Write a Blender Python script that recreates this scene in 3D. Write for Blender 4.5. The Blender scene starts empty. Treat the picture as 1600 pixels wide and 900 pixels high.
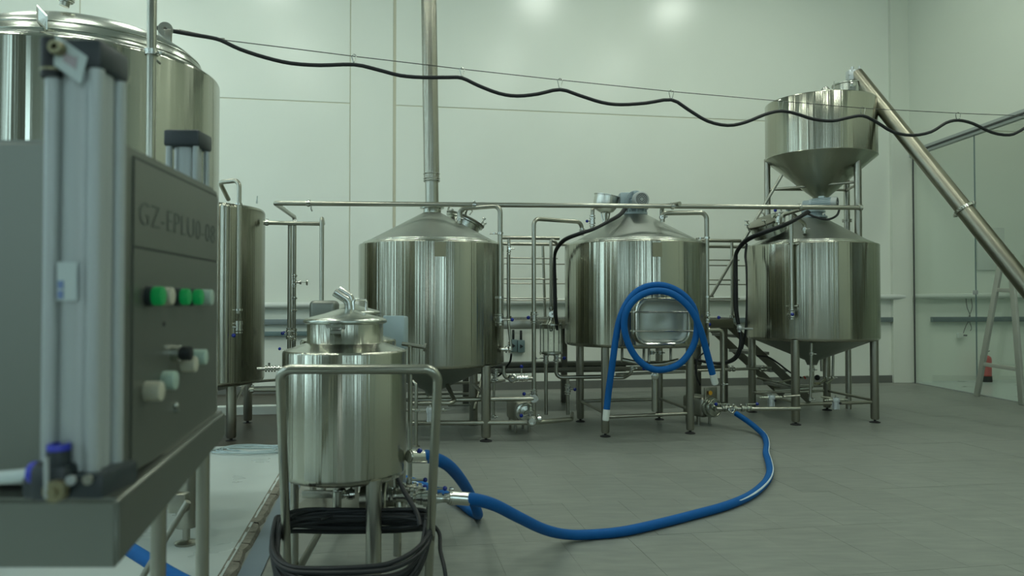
import bpy, bmesh, math, random
from mathutils import Vector, Matrix, Quaternion

random.seed(7)
PI = math.pi
SC = bpy.context.scene
COL = SC.collection

# ------------------------------------------------------------------ camera
F_PX = 1200.0
PITCH = math.atan(24 / F_PX)
CAM_Z = 1.2
cd = bpy.data.cameras.new('camera')
cam = bpy.data.objects.new('camera', cd)
COL.objects.link(cam)
cam.location = (0, 0, CAM_Z)
cam.rotation_euler = (PI / 2 + PITCH, 0, 0)
cd.sensor_width = 36
cd.lens = 36 * F_PX / 1600
cd.clip_start = 0.02
cd.dof.use_dof = True
cd.dof.focus_distance = 6.0
cd.dof.aperture_fstop = 3.6
SC.camera = cam

# ------------------------------------------------------------------ world, exposure
SC.view_settings.view_transform = 'Standard'
SC.view_settings.look = 'None'
SC.view_settings.exposure = 0.25
SC.view_settings.gamma = 1.0
SC.view_settings.use_curve_mapping = False
w = bpy.data.worlds.new('world')
SC.world = w
w.use_nodes = True
w.node_tree.nodes['Background'].inputs[0].default_value = (0.55, 0.75, 0.9, 1)
w.node_tree.nodes['Background'].inputs[1].default_value = 0.3
LAMP_COLOR = (0.92, 1.0, 0.895)
LAMP_POWER = 33.0
ADDED_WINDOW_COLOR = (0.66, 0.90, 1.0)
ADDED_WINDOW_POWER = 3.8  # glow of the added, unseen windows

# ------------------------------------------------------------------ helpers
YAW = math.radians(9.7)
CU, SU = math.cos(YAW), math.sin(YAW)
Z = Vector((0, 0, 1))
UAX = Vector((CU, SU, 0))
VAX = Vector((-SU, CU, 0))
RM = Matrix.Rotation(YAW, 4, 'Z')


def R(u, v, z=0.0):
    """room frame (u along back wall, v towards it) -> world"""
    return UAX * u + VAX * v + Z * z


def at(px, py, Y):
    """world point seen at a photo pixel, standing at distance Y"""
    dx = (px - 800) / F_PX
    dy = (450 - py) / F_PX
    ry = math.cos(PITCH) - dy * math.sin(PITCH)
    rz = math.sin(PITCH) + dy * math.cos(PITCH)
    k = Y / ry
    return Vector((dx * k, Y, CAM_Z + rz * k))


def flo(px, py, z=0.0):
    """world point on the horizontal plane z seen at a pixel"""
    dx = (px - 800) / F_PX
    dy = (450 - py) / F_PX
    ry = math.cos(PITCH) - dy * math.sin(PITCH)
    rz = math.sin(PITCH) + dy * math.cos(PITCH)
    k = (z - CAM_Z) / rz
    return Vector((dx * k, ry * k, z))


ORG = {}


def rounded(pts, rad, n=6):
    pts = [Vector(p) for p in pts]
    if rad <= 0 or len(pts) < 3:
        return pts
    out = [pts[0]]
    for i in range(1, len(pts) - 1):
        a, b, c = pts[i - 1], pts[i], pts[i + 1]
        d1, d2 = (a - b), (c - b)
        l1, l2 = d1.length, d2.length
        if l1 < 1e-6 or l2 < 1e-6:
            continue
        d1 /= l1
        d2 /= l2
        ang = d1.angle(d2)
        if ang > PI - 0.05:
            out.append(b)
            continue
        t = min(rad / math.tan(ang / 2), l1 * 0.49, l2 * 0.49)
        r = t * math.tan(ang / 2)
        cen = b + (d1 + d2).normalized() * (r / math.sin(ang / 2))
        s = b + d1 * t - cen
        e = b + d2 * t - cen
        for k in range(n + 1):
            v = s.normalized().slerp(e.normalized(), k / n) * r
            out.append(cen + v)
    out.append(pts[-1])
    return out


def spline(pts, n=6):
    P = [Vector(p) for p in pts]
    P = [P[0] * 2 - P[1]] + P + [P[-1] * 2 - P[-2]]
    out = []
    for i in range(1, len(P) - 2):
        p0, p1, p2, p3 = P[i - 1:i + 3]
        for k in range(n):
            t = k / n
            out.append(0.5 * ((2 * p1) + (p2 - p0) * t + (2 * p0 - 5 * p1 + 4 * p2 - p3) * t * t + (3 * p1 - p0 - 3 * p2 + p3) * t ** 3))
    out.append(P[-2])
    return out


def frame_from(d, up=None):
    d = Vector(d).normalized()
    u = Vector(up) if up is not None else (Z if abs(d.z) < 0.9 else Vector((1, 0, 0)))
    x = u.cross(d)
    if x.length < 1e-5:
        x = Vector((0, 1, 0)).cross(d)
    x.normalize()
    y = d.cross(x)
    return x, y, d


class MB:
    def __init__(self):
        self.bm = bmesh.new()

    def _ring(self, c, x, y, r, n):
        return [self.bm.verts.new(c + x * (r * math.cos(2 * PI * k / n)) + y * (r * math.sin(2 * PI * k / n))) for k in range(n)]

    def _bridge(self, a, b):
        n = len(a)
        for k in range(n):
            try:
                self.bm.faces.new((a[k], a[(k + 1) % n], b[(k + 1) % n], b[k]))
            except ValueError:
                pass

    def box(self, c, s, rot=None):
        m = Matrix.Translation(Vector(c)) @ (rot.to_4x4() if rot is not None else Matrix.Identity(4)) @ Matrix.Diagonal((s[0], s[1], s[2], 1))
        bmesh.ops.create_cube(self.bm, size=1, matrix=m)
        return self

    def rbox(self, c, s, bev, rot=None, seg=2):
        m = Matrix.Translation(Vector(c)) @ (rot.to_4x4() if rot is not None else Matrix.Identity(4)) @ Matrix.Diagonal((s[0], s[1], s[2], 1))
        b2 = bmesh.new()
        bmesh.ops.create_cube(b2, size=1, matrix=m)
        bmesh.ops.bevel(b2, geom=b2.edges[:], offset=bev, segments=seg, affect='EDGES', profile=0.5)
        me = bpy.data.meshes.new('tmp')
        b2.to_mesh(me)
        b2.free()
        self.bm.from_mesh(me)
        bpy.data.meshes.remove(me)
        return self

    def tube(self, pts, r, rad=0.0, seg=12, cap=True, n=6):
        P = rounded(pts, rad, n)
        Q = [P[0]]
        for p in P[1:]:
            if (p - Q[-1]).length > 1e-5:
                Q.append(p)
        P = Q
        rs = r if isinstance(r, (list, tuple)) else [r] * len(P)
        x = None
        prev = None
        rings = []
        for i, p in enumerate(P):
            if i == 0:
                d = P[1] - P[0]
            elif i == len(P) - 1:
                d = P[-1] - P[-2]
            else:
                d = (P[i + 1] - p).normalized() + (p - P[i - 1]).normalized()
            d.normalize()
            if x is None:
                x, y, _ = frame_from(d)
            else:
                x = x - d * x.dot(d)
                if x.length < 1e-5:
                    x, y, _ = frame_from(d)
                x.normalize()
                y = d.cross(x)
            rings.append(self._ring(p, x, y, rs[min(i, len(rs) - 1)], seg))
        for a, b in zip(rings, rings[1:]):
            self._bridge(a, b)
        if cap:
            self.bm.faces.new(list(reversed(rings[0])))
            self.bm.faces.new(rings[-1])
        return self

    def cyl(self, p0, p1, r, r2=None, seg=20):
        p0, p1 = Vector(p0), Vector(p1)
        return self.tube([p0, p1], [r, r if r2 is None else r2], 0, seg)

    def lathe(self, c, prof, seg=64, axis=(0, 0, 1), cap=False):
        c = Vector(c)
        x, y, d = frame_from(axis)
        if Vector(axis).normalized().z > 0.999:
            x, y, d = Vector((1, 0, 0)), Vector((0, 1, 0)), Z
        rings = []
        for r, h in prof:
            if r < 1e-6:
                rings.append([self.bm.verts.new(c + d * h)])
            else:
                rings.append(self._ring(c + d * h, x, y, r, seg))
        for a, b in zip(rings, rings[1:]):
            if len(a) == 1 and len(b) == 1:
                continue
            if len(a) == 1:
                for k in range(seg):
                    self.bm.faces.new((a[0], b[(k + 1) % seg], b[k]))
            elif len(b) == 1:
                for k in range(seg):
                    self.bm.faces.new((a[k], a[(k + 1) % seg], b[0]))
            else:
                self._bridge(a, b)
        return self

    def ball(self, c, r, seg=12):
        m = Matrix.Translation(Vector(c))
        bmesh.ops.create_uvsphere(self.bm, u_segments=seg, v_segments=max(6, seg // 2), radius=r, matrix=m)
        return self

    def torus(self, c, R_, r, axis=(0, 0, 1), seg=32, s2=8, squash=(1, 1)):
        x, y, d = frame_from(axis)
        pts = [Vector(c) + x * (R_ * squash[0] * math.cos(2 * PI * k / seg)) + y * (R_ * squash[1] * math.sin(2 * PI * k / seg)) for k in range(seg)]
        rings = []
        for i, p in enumerate(pts):
            t = (pts[(i + 1) % seg] - pts[i - 1]).normalized()
            n = t.cross(d)
            rings.append([self.bm.verts.new(p + n * (r * math.cos(2 * PI * k / s2)) + d * (r * math.sin(2 * PI * k / s2))) for k in range(s2)])
        for i in range(seg):
            self._bridge(rings[i], rings[(i + 1) % seg])
        return self

    def poly_extrude(self, pts, vec):
        a = [self.bm.verts.new(Vector(p)) for p in pts]
        b = [self.bm.verts.new(Vector(p) + Vector(vec)) for p in pts]
        self.bm.faces.new(a)
        self.bm.faces.new(list(reversed(b)))
        self._bridge(a, b)
        return self

    def build(self, name, mat, parent=None, smooth=38):
        bmesh.ops.recalc_face_normals(self.bm, faces=self.bm.faces[:])
        org = ORG.get(parent.name, Vector((0, 0, 0))) if parent is not None else Vector((0, 0, 0))
        if org.length > 0:
            bmesh.ops.translate(self.bm, verts=self.bm.verts[:], vec=-org)
        me = bpy.data.meshes.new(name)
        self.bm.to_mesh(me)
        self.bm.free()
        if smooth:
            me.shade_smooth()
            me.set_sharp_from_angle(angle=math.radians(smooth))
        me.materials.append(mat)
        o = bpy.data.objects.new(name, me)
        COL.objects.link(o)
        if parent is not None:
            o.parent = parent
        ORG[o.name] = org
        return o


def thing(name, label, cat, loc, group=None):
    o = bpy.data.objects.new(name, None)
    o.empty_display_size = 0.1
    COL.objects.link(o)
    o.location = loc
    o['label'] = label
    o['category'] = cat
    if group:
        o['group'] = group
    ORG[o.name] = Vector(loc)
    return o


def solo(mb, name, mat, label, cat, group=None, kind=None, smooth=38):
    o = mb.build(name, mat, None, smooth)
    o['label'] = label
    o['category'] = cat
    if group:
        o['group'] = group
    if kind:
        o['kind'] = kind
    # put the origin at the base of the mesh
    me = o.data
    n = len(me.vertices)
    c = Vector((0, 0, 0))
    for v in me.vertices:
        c += v.co
    c /= max(1, n)
    c.z = min(v.co.z for v in me.vertices)
    me.transform(Matrix.Translation(-c))
    o.location = c
    ORG[o.name] = c.copy()
    return o


def struct(mb, name, mat, parent=None, smooth=0):
    o = mb.build(name, mat, parent, smooth)
    if parent is None:
        o['kind'] = 'structure'
    return o


def lab(o, text):
    o['label'] = text
    return o


# ------------------------------------------------------------------ materials
def new_mat(name):
    m = bpy.data.materials.new(name)
    m.use_nodes = True
    nt = m.node_tree
    return m, nt, nt.nodes['Principled BSDF']


def node(nt, t, **kw):
    n = nt.nodes.new(t)
    for k, v in kw.items():
        if k in n.inputs:
            n.inputs[k].default_value = v
        else:
            setattr(n, k, v)
    return n


def mixcol(nt, fac, a, b):
    m = nt.nodes.new('ShaderNodeMix')
    m.data_type = 'RGBA'
    nt.links.new(fac, m.inputs[0])
    m.inputs[6].default_value = (*a, 1)
    m.inputs[7].default_value = (*b, 1)
    return m.outputs[2]


def pbr(name, col, rough=0.5, metal=0.0, var=0.0, scale=8.0, bump=0.0, bscale=60.0, spec=0.5, rvar=0.0):
    m, nt, b = new_mat(name)
    b.inputs['Base Color'].default_value = (*col, 1)
    b.inputs['Roughness'].default_value = rough
    b.inputs['Metallic'].default_value = metal
    b.inputs['Specular IOR Level'].default_value = spec
    tc = node(nt, 'ShaderNodeTexCoord')
    if var > 0 or rvar > 0:
        n = node(nt, 'ShaderNodeTexNoise', Scale=scale, Detail=5.0)
        nt.links.new(tc.outputs['Object'], n.inputs['Vector'])
        if var > 0:
            a = tuple(max(0, c * (1 - var)) for c in col)
            d = tuple(min(1, c * (1 + var)) for c in col)
            nt.links.new(mixcol(nt, n.outputs[0], a, d), b.inputs['Base Color'])
        if rvar > 0:
            mr = node(nt, 'ShaderNodeMapRange')
            mr.inputs[3].default_value = rough - rvar
            mr.inputs[4].default_value = rough + rvar
            nt.links.new(n.outputs[0], mr.inputs[0])
            nt.links.new(mr.outputs[0], b.inputs['Roughness'])
    if bump > 0:
        n2 = node(nt, 'ShaderNodeTexNoise', Scale=bscale, Detail=3.0)
        nt.links.new(tc.outputs['Object'], n2.inputs['Vector'])
        bp = node(nt, 'ShaderNodeBump', Strength=bump, Distance=0.01)
        nt.links.new(n2.outputs[0], bp.inputs['Height'])
        nt.links.new(bp.outputs[0], b.inputs['Normal'])
    return m


def streak_steel(name, col, rough, aniso=0.8, freq=5.0, strength=0.6, var=0.08, dist=0.01, seed=0.0):
    """sheet steel: circumferential grain smears reflections upright, slight upright waves band them"""
    m, nt, b = new_mat(name)
    b.inputs['Metallic'].default_value = 1.0
    b.inputs['Anisotropic'].default_value = aniso
    b.inputs['Anisotropic Rotation'].default_value = ANISO_ROT
    tg = node(nt, 'ShaderNodeTangent')
    tg.direction_type = 'RADIAL'
    tg.axis = 'Z'
    nt.links.new(tg.outputs[0], b.inputs['Tangent'])
    tc = node(nt, 'ShaderNodeTexCoord')
    hs = []
    for f, det, wgt in ((freq, 1.0, 1.0), (freq * 4.5, 2.0, 0.46)):
        mp = node(nt, 'ShaderNodeMapping')
        mp.inputs['Location'].default_value = (seed, seed * 2, 0)
        mp.inputs['Scale'].default_value = (f, f, 0.10)
        nt.links.new(tc.outputs['Object'], mp.inputs[0])
        n = node(nt, 'ShaderNodeTexNoise', Scale=1.0, Detail=det, Roughness=0.5)
        nt.links.new(mp.outputs[0], n.inputs['Vector'])
        mu = node(nt, 'ShaderNodeMath')
        mu.operation = 'MULTIPLY'
        mu.inputs[1].default_value = wgt
        nt.links.new(n.outputs[0], mu.inputs[0])
        hs.append(mu)
    ad = node(nt, 'ShaderNodeMath')
    ad.operation = 'ADD'
    nt.links.new(hs[0].outputs[0], ad.inputs[0])
    nt.links.new(hs[1].outputs[0], ad.inputs[1])
    bp = node(nt, 'ShaderNodeBump', Strength=strength, Distance=dist)
    nt.links.new(ad.outputs[0], bp.inputs['Height'])
    nt.links.new(bp.outputs[0], b.inputs['Normal'])
    n2 = node(nt, 'ShaderNodeTexNoise', Scale=3.0, Detail=4.0)
    nt.links.new(tc.outputs['Object'], n2.inputs['Vector'])
    a = tuple(c * (1 - var) for c in col)
    d = tuple(min(1, c * (1 + var)) for c in col)
    nt.links.new(mixcol(nt, n2.outputs[0], a, d), b.inputs['Base Color'])
    b.inputs['Roughness'].default_value = rough
    return m


ANISO_ROT = 0.25
M = {}
M['shell'] = streak_steel('tank_shell_steel', (0.38, 0.38, 0.31), 0.19, .85, 6.5, .8)
M['cone'] = pbr('matt_cone_steel', (0.36, 0.385, 0.345), 0.42, 1.0, 0.12, 4.0, 0.04, 30)
M['rim'] = pbr('polished_rim_steel', (0.47, 0.49, 0.43), 0.24, 1.0, 0.05, 6.0)
M['pipe'] = pbr('pipe_steel', (0.36, 0.36, 0.30), 0.28, 1.0, 0.10, 9.0)
M['leg'] = pbr('leg_steel', (0.34, 0.335, 0.28), 0.33, 1.0, 0.12, 5.0)
M['bright'] = pbr('bright_steel', (0.52, 0.53, 0.48), 0.2, 1.0, 0.05, 20.0)
M['cart'] = streak_steel('cart_tank_steel', (0.40, 0.40, 0.33), 0.2, 0.85, 13.0, 0.5, seed=2.0)
M['cabinet'] = pbr('cabinet_steel', (0.21, 0.222, 0.19), 0.42, 0.85, 0.08, 3.0, 0.02, 50)
M['cabinet_dark'] = pbr('seam_dark', (0.05, 0.055, 0.05), 0.6)
M['alu'] = pbr('anodised_aluminium', (0.37, 0.40, 0.38), 0.42, 0.25, 0.03, 6.0)
M['castalu'] = pbr('cast_aluminium', (0.50, 0.54, 0.54), 0.45, 0.7, 0.1, 40.0, 0.1, 90)
M['motor'] = pbr('motor_paint', (0.30, 0.37, 0.38), 0.45, 0.2, 0.08, 20.0)
M['black'] = pbr('black_rubber', (0.007, 0.009, 0.009), 0.6, 0.0, 0.2, 30.0)
M['blackcap'] = pbr('black_cap', (0.022, 0.03, 0.032), 0.42, 0.0, 0.2, 10.0)
M['darkgrey'] = pbr('dark_grey_plastic', (0.03, 0.035, 0.033), 0.5)
M['blue'] = pbr('hose_blue', (0.001, 0.088, 0.29), 0.7, 0.0, 0.10, 30.0, 0.10, 400, 0.25)
M['stripe'] = pbr('hose_stripe_white', (0.55, 0.66, 0.70), 0.6)
M['knob'] = pbr('blue_knob', (0.006, 0.02, 0.22), 0.25)
M['ring'] = pbr('blue_ring', (0.02, 0.03, 0.40), 0.35)
M['brass'] = pbr('brass', (0.26, 0.24, 0.14), 0.4, 0.8)
M['cream'] = pbr('cream_plastic', (0.46, 0.45, 0.34), 0.35)
M['mint'] = pbr('pale_green_plastic', (0.36, 0.47, 0.38), 0.3)
M['yellow'] = pbr('yellow_sticker', (0.65, 0.33, 0.02), 0.4)
M['red'] = pbr('red_enamel', (0.42, 0.02, 0.015), 0.35)
M['white'] = pbr('white_plastic', (0.62, 0.66, 0.60), 0.4)
M['wire'] = pbr('wire_steel', (0.10, 0.10, 0.09), 0.4, 0.8)
M['teal'] = pbr('teal_junction_box', (0.13, 0.20, 0.20), 0.5)
M['tray'] = pbr('grey_tray_paint', (0.17, 0.21, 0.21), 0.5, 0.1, 0.05, 5)
M['plate'] = pbr('plate_metal', (0.24, 0.23, 0.15), 0.45, 0.6)
M['ink'] = pbr('engraved_ink', (0.11, 0.125, 0.11), 0.6, 0.3)
M['sticker'] = pbr('paper_sticker', (0.46, 0.52, 0.49), 0.6)
M['sticker_pink'] = pbr('sticker_pink', (0.36, 0.31, 0.31), 0.6)
M['sticker_blue'] = pbr('sticker_blue', (0.14, 0.20, 0.36), 0.6)
M['tracing'] = pbr('translucent_sheet', (0.36, 0.46, 0.47), 0.3)
M['grating'] = pbr('deck_plate', (0.26, 0.27, 0.24), 0.5, 0.6, 0.2, 60, 0.2, 100)
M['trestle'] = pbr('weathered_aluminium', (0.36, 0.38, 0.32), 0.5, 0.2, 0.1, 10)
M['auger'] = pbr('auger_steel', (0.27, 0.26, 0.20), 0.34, 1.0, 0.12, 5.0)
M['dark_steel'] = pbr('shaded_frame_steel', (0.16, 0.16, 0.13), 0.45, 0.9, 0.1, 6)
M['ground_black'] = pbr('foot_rubber', (0.02, 0.02, 0.02), 0.7)


def wall_mat(name, col, rough=0.33):
    m, nt, b = new_mat(name)
    tc = node(nt, 'ShaderNodeTexCoord')
    n = node(nt, 'ShaderNodeTexNoise', Scale=0.9, Detail=6.0)
    nt.links.new(tc.outputs['Object'], n.inputs['Vector'])
    a = tuple(c * 0.95 for c in col)
    d = tuple(min(1, c * 1.04) for c in col)
    nt.links.new(mixcol(nt, n.outputs[0], a, d), b.inputs['Base Color'])
    b.inputs['Roughness'].default_value = rough
    n2 = node(nt, 'ShaderNodeTexNoise', Scale=6.0, Detail=3.0)
    nt.links.new(tc.outputs['Object'], n2.inputs['Vector'])
    bp = node(nt, 'ShaderNodeBump', Strength=0.12, Distance=0.01)
    nt.links.new(n2.outputs[0], bp.inputs['Height'])
    nt.links.new(bp.outputs[0], b.inputs['Normal'])
    return m


M['wall'] = wall_mat('glossy_wall_panel', (0.76, 0.80, 0.71), 0.24)
M['wall2'] = wall_mat('wall_paint_matt', (0.64, 0.68, 0.58), 0.5)
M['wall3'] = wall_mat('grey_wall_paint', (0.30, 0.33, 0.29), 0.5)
M['joint'] = pbr('joint_sealant', (0.52, 0.51, 0.38), 0.6)
M['ceiling'] = pbr('ceiling_paint', (0.50, 0.52, 0.48), 0.7)
M['skirting'] = pbr('skirting_tile', (0.14, 0.15, 0.13), 0.5, 0, 0.1, 12)


def floor_mat():
    m, nt, b = new_mat('grey_vinyl_tile')
    tc = node(nt, 'ShaderNodeTexCoord')
    geo = node(nt, 'ShaderNodeNewGeometry')
    mp = node(nt, 'ShaderNodeMapping')
    mp.inputs['Rotation'].default_value = (0, 0, -YAW)
    mp.inputs['Scale'].default_value = (2.2, 9.0, 1)
    nt.links.new(geo.outputs['Position'], mp.inputs[0])
    n = node(nt, 'ShaderNodeTexNoise', Scale=2.0, Detail=7.0, Roughness=0.6)
    nt.links.new(mp.outputs[0], n.inputs['Vector'])
    mr = node(nt, 'ShaderNodeMapRange')
    mr.inputs[1].default_value = 0.25
    mr.inputs[2].default_value = 0.75
    nt.links.new(n.outputs[0], mr.inputs[0])
    c1 = mixcol(nt, mr.outputs[0], (0.150, 0.166, 0.144), (0.250, 0.268, 0.230))
    oi = node(nt, 'ShaderNodeObjectInfo')
    mix = nt.nodes.new('ShaderNodeMix')
    mix.data_type = 'RGBA'
    mix.blend_type = 'MULTIPLY'
    mix.inputs[0].default_value = 1.0
    mr2 = node(nt, 'ShaderNodeMapRange')
    mr2.inputs[3].default_value = 0.96
    mr2.inputs[4].default_value = 1.02
    nt.links.new(oi.outputs['Random'], mr2.inputs[0])
    nt.links.new(c1, mix.inputs[6])
    nt.links.new(mr2.outputs[0], mix.inputs[7])
    nt.links.new(mix.outputs[2], b.inputs['Base Color'])
    mr3 = node(nt, 'ShaderNodeMapRange')
    mr3.inputs[3].default_value = 0.34
    mr3.inputs[4].default_value = 0.5
    nt.links.new(n.outputs[0], mr3.inputs[0])
    nt.links.new(mr3.outputs[0], b.inputs['Roughness'])
    bp = node(nt, 'ShaderNodeBump', Strength=0.08, Distance=0.004)
    nt.links.new(n.outputs[0], bp.inputs['Height'])
    nt.links.new(bp.outputs[0], b.inputs['Normal'])
    return m


M['floor'] = floor_mat()
M['grout'] = pbr('tile_joint', (0.26, 0.27, 0.235), 0.6)
M['epoxy'] = pbr('white_epoxy', (0.50, 0.56, 0.53), 0.30, 0, 0.10, 2.5, 0.03, 8, rvar=0.08)
M['broken'] = pbr('broken_concrete_edge', (0.20, 0.19, 0.15), 0.9, 0, 0.55, 25, 0.9, 50)
M['bluestrip'] = pbr('blue_grey_strip', (0.15, 0.20, 0.24), 0.35, 0, 0.12, 6)
M['dirt_and_shade'] = pbr('stained_shaded_floor', (0.05, 0.044, 0.028), 0.45, 0, 0.5, 5, 0.05, 20)  # stains and the bay's shade together in one dark colour


def glass_mat(name, tint, refl=1.0):
    m, nt, b = new_mat(name)
    nt.nodes.remove(b)
    out = nt.nodes['Material Output']
    tr = node(nt, 'ShaderNodeBsdfTransparent')
    tr.inputs[0].default_value = (*tint, 1)
    gl = node(nt, 'ShaderNodeBsdfGlossy', Roughness=0.02)
    gl.inputs[0].default_value = (refl, refl, refl, 1)
    fr = node(nt, 'ShaderNodeFresnel', IOR=1.5)
    ge = node(nt, 'ShaderNodeNewGeometry')
    mr = node(nt, 'ShaderNodeMapRange')
    mr.inputs[3].default_value = 1.5
    mr.inputs[4].default_value = 1 / 1.5
    nt.links.new(ge.outputs['Backfacing'], mr.inputs[0])
    nt.links.new(mr.outputs[0], fr.inputs['IOR'])
    mx = node(nt, 'ShaderNodeMixShader')
    nt.links.new(fr.outputs[0], mx.inputs[0])
    nt.links.new(tr.outputs[0], mx.inputs[1])
    nt.links.new(gl.outputs[0], mx.inputs[2])
    nt.links.new(mx.outputs[0], out.inputs[0])
    return m


M['glass'] = glass_mat('partition_glass', (0.95, 0.985, 0.965))
M['clear'] = glass_mat('sight_glass', (0.97, 0.98, 0.97))


def emis(name, col, power):
    m, nt, b = new_mat(name)
    b.inputs['Base Color'].default_value = (*col, 1)
    b.inputs['Emission Color'].default_value = (*col, 1)
    b.inputs['Emission Strength'].default_value = power
    return m


M['lamp'] = emis('lamp_diffuser', LAMP_COLOR, LAMP_POWER)
M['added_daylight'] = emis('added_daylit_pane', ADDED_WINDOW_COLOR, ADDED_WINDOW_POWER)
M['gap'] = emis('daylit_gap', (0.85, 0.95, 1.0), 9.0)
M['green'] = emis('green_lens', (0.0, 0.16, 0.035), 0.35)


# ------------------------------------------------------------------ the setting
WALL_V = 10.56
CEIL = 7.0
XW0 = 6.04                                     # right wall plane: x = XW0 + (11.55-y)*.0294


def xw(y):
    return XW0 + (11.55 - y) * 0.0294


# floor: backing slab and separate tiles
mb = MB()
mb.box(R(3.0, 4.0, -0.0518), (20, 17, 0.1), RM)
fl = struct(mb, 'floor', M['grout'])
TU, TV, G = 0.35, 0.70, 0.0014
tile_me = None
tiles = []
rest = MB()
for j in range(-6, 17):
    for i in range(-16, 40):
        u = (i + (0.5 if j % 2 else 0.0)) * TU - 0.50
        v = 0.32 + j * TV
        c = R(u + TU / 2, v + TV / 2)
        if u < -0.52 and v < 6.7:
            continue
        if v + TV > WALL_V:
            continue
        if c.y > 1.5:
            px = 800 + c.x / c.y * F_PX
            py = 474 + 1.2 * F_PX / c.y
        else:
            px, py = 9999, 0
        vis = 380 < px < 1640 and py < 960 and py > 600
        tiles.append((vis, c, u, v))
near = sorted([t for t in tiles if t[0]], key=lambda t: t[1].y)
count = 0
for t in near:
    if count < 290:
        if tile_me is None:
            m_ = MB().box((0, 0, -0.002), (TU - G, TV - G, 0.004))
            o = m_.build('tile', M['floor'], fl, 0)
            tile_me = o.data
        else:
            o = bpy.data.objects.new('tile', tile_me)
            COL.objects.link(o)
            o.parent = fl
        o.location = t[1] + Vector((0, 0, random.uniform(-0.0006, 0.0)))
        o.rotation_euler = (random.uniform(-.0006, .0006), random.uniform(-.0006, .0006), YAW)
        count += 1
    else:
        rest.box(t[1] + Vector((0, 0, -0.003)), (TU - G, TV - G, 0.006), RM)
for t in tiles:
    if not t[0]:
        rest.box(t[1] + Vector((0, 0, -0.003)), (TU - G, TV - G, 0.006), RM)
o = rest.build('far_tiles', M['floor'], fl, 0)
o['kind'] = 'stuff'

# white epoxy slab on the left with its broken edge, the blue-grey strip and the stained bay behind it, shade put into its dark colour
mb = MB()
mb.box(R(-3.85, 2.6, 0.012), (6.36, 8.1, 0.026), RM)
ep = struct(mb, 'floor_slab', M['epoxy'])
mb = MB()
rnd = random.Random(3)
pr = None
N = 90
for k in range(N):
    v0 = -1.4 + 8.05 * k / N
    v1 = -1.4 + 8.05 * (k + 1) / N
    if pr is None:
        pr = -0.62
    nx = -0.625 + rnd.uniform(-0.012, 0.012)
    hi = 0.022 + rnd.uniform(-0.006, 0.003)
    a = [R(-0.69, v0, 0.0), R(pr, v0, 0.0), R(pr - 0.01, v0, hi), R(-0.69, v0, 0.026)]
    b = [R(-0.69, v1, 0.0), R(nx, v1, 0.0), R(nx - 0.01, v1, hi), R(-0.69, v1, 0.026)]
    va = [mb.bm.verts.new(p) for p in a]
    vb = [mb.bm.verts.new(p) for p in b]
    mb._bridge(va, vb)
    pr = nx
struct(mb, 'trim_1', M['broken'])
mb = MB()
mb.box(R(-0.565, 2.6, 0.004), (0.10, 8.1, 0.008), RM)
struct(mb, 'trim_2', M['bluestrip'])
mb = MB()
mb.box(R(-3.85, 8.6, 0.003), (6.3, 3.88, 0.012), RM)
struct(mb, 'floor_bay', M['dirt_and_shade'])
mb = MB()
mb.rbox(R(-3.2, 8.65, 0.05), (5.4, 0.12, 0.10), 0.008, RM)
struct(mb, 'trim_3', M['white'])

# back wall: backing plus separate panels with sealed joints
mb = MB()
mb.box(R(3.5, WALL_V + 0.103, CEIL / 2), (19.5, 0.2, CEIL), RM)
wb = struct(mb, 'wall_back', M['joint'])
# vertical joints at these u values (from the photograph's joints), horizontal joint height 3.9
UJ = [-6.2, -3.60, -1.55, -0.93, 5.0, 12.9]
ZJ = [0.0, 1.45, 3.905, CEIL]
gj = 0.012


def on_wall(px):
    # u where the ray through px meets the back wall plane
    dx = (px - 800) / F_PX
    y = WALL_V / (CU - dx * SU)
    x = dx * y
    return x * CU + y * SU


u546, u614 = on_wall(546), on_wall(614)
UJ = [-6.2, on_wall(120), u546, u614, on_wall(1398), 12.9]
for i in range(len(UJ) - 1):
    cuts = [0.0, 3.905, CEIL]
    if i == 2:
        cuts = [0.0, CEIL]
    for j in range(len(cuts) - 1):
        u0, u1 = UJ[i] + (gj / 2 if i != 3 else .034), UJ[i + 1] - gj / 2
        z0, z1 = cuts[j] + (gj / 2 if j else 0), cuts[j + 1] - gj / 2
        mb = MB()
        p = -0.012 if i != 2 else -0.008
        mb.rbox(R((u0 + u1) / 2, WALL_V + 0.005, (z0 + z1) / 2), (u1 - u0, 0.03 + p, z1 - z0), 0.004, RM, 1)
        mb.build('wall_panel', M['wall'], wb, 0)

# skirting
mb = MB()
mb.box(R(1.55, WALL_V - 0.015, 0.055), (12.6, 0.02, 0.11), RM)
struct(mb, 'baseboard_back', M['skirting'])

# pale floor of the room behind the glass
mb = MB()
mb.poly_extrude([(xw(11.9) + .06, 12.2, 0), (xw(3.0) + .06, 3.0, 0), (12.0, 3.0, 0), (11.0, 12.9, 0)], Z * .006)
struct(mb, 'floor_side_room', M['epoxy'])

# corner column
mb = MB()
mb.rbox((5.915, 11.73, CEIL / 2), (0.295, 0.22, CEIL), 0.004)
struct(mb, 'trim_column', M['wall2'])
mb = MB()
mb.tube([(6.05, 11.55, 0.0), (6.05, 11.55, 3.45)], 0.012, 0, 8)
struct(mb, 'trim_4', M['cabinet_dark'])

# right wall above and before the glass partition
RY = 4.9
ang = math.atan2(-0.0294, -1) + PI / 2


def right_box(y0, y1, z0, z1, th, off=0.0):
    a = Vector((xw(y0) + off, y0, 0))
    b = Vector((xw(y1) + off, y1, 0))
    d = (b - a)
    n = Vector((d.y, -d.x, 0)).normalized()
    if n.x < 0:
        n = -n
    mb = MB()
    mb.poly_extrude([a + Z * z0, b + Z * z0, b + Z * z1, a + Z * z1], n * th)
    return mb


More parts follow.
